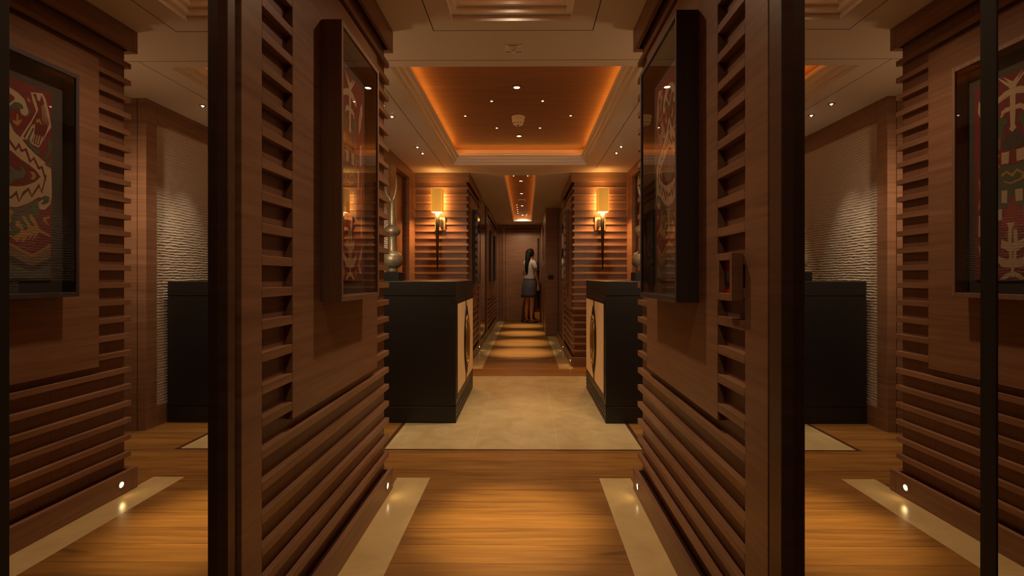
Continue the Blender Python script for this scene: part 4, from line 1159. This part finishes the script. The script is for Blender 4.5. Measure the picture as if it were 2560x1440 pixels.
# switch plate on the projecting column
t = thing('switch_plate', 'small black switch plate on the projecting column', 'switch', (0.425, 7.84, 0.995))
mb = MB(); mb.box(-0.045, 0.045, -0.008, 0, -0.035, 0.035); mb.done('plate', M['black_plastic'], t, bevel=0.002)
mb = MB(); mb.box(-0.032, -0.004, -0.011, -0.006, -0.02, 0.02); mb.box(0.004, 0.032, -0.011, -0.006, -0.02, 0.02); mb.done('rocker', M['black_plastic'], t, bevel=0.001)

# ------------------------------------------------------------------ the woman at the end door
def person():
    t = thing('person', 'woman with long dark hair, pale blouse and grey skirt standing at the end door', 'person', (0.085, 10.08, 0.0), rotz=R(30))
    skin = plain('skin', (0.62, 0.38, 0.28), 0.5)
    me = bpy.data.meshes.new('body')
    V, E, RR = [], [], []
    def node(p, r, par=None):
        V.append(p); RR.append(r)
        if par is not None:
            E.append((par, len(V) - 1))
        return len(V) - 1
    # she faces +x (towards the handle), slightly away; left side is +y
    pel = node((0, 0, 0.86), (0.125, 0.10))
    waist = node((0.005, 0, 1.00), (0.105, 0.09), pel)
    chest = node((0.02, 0, 1.17), (0.125, 0.105), waist)
    sh = node((0.01, 0, 1.30), (0.085, 0.07), chest)
    nk = node((0.012, 0, 1.375), (0.045, 0.042), sh)
    hb = node((0.028, 0, 1.44), (0.062, 0.058), nk)
    hm = node((0.036, 0, 1.50), (0.080, 0.070), hb)
    node((0.028, 0, 1.565), (0.058, 0.052), hm)
    nose = node((0.118, 0, 1.478), (0.010, 0.010), hm)
    for s in (-1, 1):
        hip = node((0, s * 0.075, 0.78), (0.085, 0.08), pel)
        fx = 0.03 if s < 0 else -0.03
        th = node((fx * 0.3, s * 0.075, 0.62), (0.072, 0.068), hip)
        kn = node((fx * 0.8 + 0.005, s * 0.062, 0.46), (0.050, 0.048), th)
        cf = node((fx - 0.012, s * 0.058, 0.33), (0.050, 0.046), kn)
        an = node((fx - 0.02, s * 0.055, 0.085), (0.030, 0.028), cf)
        ft = node((fx + 0.03, s * 0.057, 0.04), (0.034, 0.026), an)
        node((fx + 0.11, s * 0.060, 0.028), (0.032, 0.018), ft)
        shd = node((0.005, s * 0.155, 1.30), (0.046, 0.046), sh)
        if s < 0:      # near arm hangs a little forward
            el = node((0.04, s * 0.195, 1.06), (0.034, 0.034), shd)
            wr = node((0.115, s * 0.160, 0.86), (0.023, 0.021), el)
            pm = node((0.130, s * 0.150, 0.79), (0.026, 0.014), wr)
            fd = Vector((0.12, 0.05, -1)).normalized()
        else:          # far hand reaches for the handle
            el = node((0.07, s * 0.19, 1.08), (0.034, 0.034), shd)
            wr = node((0.175, s * 0.12, 0.985), (0.023, 0.021), el)
            pm = node((0.20, s * 0.09, 0.985), (0.024, 0.015), wr)
            fd = Vector((0.55, 0.2, -0.35)).normalized()
        for k in range(4):
            sp = (k - 1.5) * 0.018
            L_ = (0.066, 0.076, 0.070, 0.055)[k]
            p0 = Vector(V[pm]) + Vector((sp, 0.0, 0)) * (1 if s < 0 else 0) + Vector((0, 0, sp)) * (0 if s < 0 else 1) + fd * 0.026
            a = node(tuple(p0), (0.0085, 0.0085), pm)
            b_ = node(tuple(p0 + fd * L_ * 0.55), (0.008, 0.008), a)
            node(tuple(p0 + fd * L_ * 0.95 + Vector((-0.008, 0.010, -0.004))), (0.0068, 0.0068), b_)
        tp = Vector(V[pm]) + Vector((0.026, 0.012, 0.012))
        a = node(tuple(tp), (0.009, 0.009), pm)
        node(tuple(tp + fd * 0.035 + Vector((0.012, 0, 0))), (0.0075, 0.0075), a)
    me.from_pydata(V, E, [])
    me.materials.append(skin)
    o = bpy.data.objects.new('body', me); COL.objects.link(o); o.parent = t
    sk = o.modifiers.new('skin', 'SKIN'); sk.use_smooth_shade = True
    for i, r in enumerate(RR):
        me.skin_vertices[0].data[i].radius = r
    me.skin_vertices[0].data[0].use_root = True
    sb = o.modifiers.new('sub', 'SUBSURF'); sb.levels = 1; sb.render_levels = 2
    # eyes, brows and mouth
    for s in (-1, 1):
        mb = MB(); mb.lathe([(0.0, -0.004), (0.008, -0.002), (0.010, 0.0), (0.008, 0.003), (0.001, 0.005)], 0.102, s * 0.030, 1.497, axis='X', seg=12); mb.done('eye', plain('eye_dark', (0.03, 0.02, 0.015), 0.2), t)
        mb = MB(); mb.lathe([(0.004, -0.006), (0.016, -0.003), (0.018, 0.002), (0.008, 0.006)], 0.03, s * 0.072, 1.485, axis='Y', seg=12, sy=1.5); mb.done('ear', skin, t)
    mb = MB(); mb.tube([(0.098, -0.022, 1.445), (0.106, 0, 1.443), (0.098, 0.022, 1.445)], 0.005, seg=8); mb.done('mouth', plain('lips', (0.35, 0.10, 0.08), 0.4), t)
    # hair: cap, back mass and long tail
    hm_ = plain('dark_hair', (0.006, 0.0045, 0.004), 0.6, noise=0.4, nscale=120, spec=0.15)
    mb = MB()
    mb.loft([((0.010, 0, 1.440), 0.070, 0.070, 0), ((0.002, 0, 1.475), 0.088, 0.084, 0), ((0.004, 0, 1.51), 0.094, 0.087, 0), ((0.010, 0, 1.55), 0.092, 0.082, 0),
             ((0.018, 0, 1.585), 0.074, 0.066, 0), ((0.022, 0, 1.607), 0.040, 0.036, 0), ((0.022, 0, 1.614), 0.012, 0.010, 0)])
    hr = mb.done('hair', hm_, t)
    mb = MB()
    mb.loft([((-0.045, -0.012, 1.53), 0.045, 0.060, 0), ((-0.062, -0.030, 1.45), 0.052, 0.062, 0), ((-0.078, -0.05, 1.36), 0.050, 0.056, 0), ((-0.10, -0.06, 1.27), 0.046, 0.050, 0),
             ((-0.115, -0.066, 1.18), 0.036, 0.042, 0), ((-0.105, -0.066, 1.11), 0.026, 0.030, 0), ((-0.095, -0.062, 1.06), 0.008, 0.010, 0)])
    mb.done('ponytail', hm_, hr)
    # blouse with sleeves
    bl = plain('pale_blouse', (0.40, 0.37, 0.34), 0.85, noise=0.18, nscale=50, bump=0.3)
    mb = MB()
    mb.loft([((0.0, 0, 0.925), 0.125, 0.158, 0), ((0.002, 0, 0.98), 0.120, 0.150, 0), ((0.006, 0, 1.06), 0.116, 0.146, 0), ((0.014, 0, 1.15), 0.128, 0.158, 0), ((0.014, 0, 1.22), 0.124, 0.170, 0),
             ((0.006, 0, 1.29), 0.100, 0.175, 0), ((0.004, 0, 1.335), 0.074, 0.140, 0), ((0.006, 0, 1.365), 0.058, 0.075, 0), ((0.010, 0, 1.38), 0.053, 0.055, 0)])
    b_o = mb.done('blouse', bl, t)
    for s in (-1, 1):
        mb = MB()
        mb.tube([(0.0, s * 0.135, 1.325), (0.006, s * 0.172, 1.28), (0.022, s * 0.190, 1.21), (0.040, s * 0.198, 1.13)], [0.052, 0.062, 0.056, 0.054], seg=18)
        mb.done('sleeve', bl, b_o)
    # skirt
    sm = plain('blue_grey_skirt', (0.075, 0.08, 0.10), 0.8, noise=0.15, nscale=30)
    mb = MB()
    mb.loft([((0.0, 0, 0.945), 0.118, 0.150, 0), ((0.0, 0, 0.90), 0.130, 0.165, 0), ((-0.004, 0, 0.82), 0.148, 0.180, 0), ((-0.008, 0, 0.72), 0.156, 0.186, 0), ((-0.012, 0, 0.62), 0.164, 0.190, 0), ((-0.014, 0, 0.555), 0.168, 0.192, 0)])
    mb.done('skirt', sm, t)
    shm = plain('brown_flat_shoe', (0.10, 0.06, 0.045), 0.4)
    for s in (-1, 1):
        fx = 0.03 if s < 0 else -0.03
        mb = MB()
        mb.loft([((fx + 0.035, s * 0.058, 0.0), 0.118, 0.040, 0), ((fx + 0.035, s * 0.058, 0.012), 0.122, 0.043, 0), ((fx + 0.03, s * 0.058, 0.026), 0.118, 0.040, 0), ((fx + 0.02, s * 0.058, 0.042), 0.10, 0.036, 0)])
        mb.done('shoe', shm, t)
    return t

person()
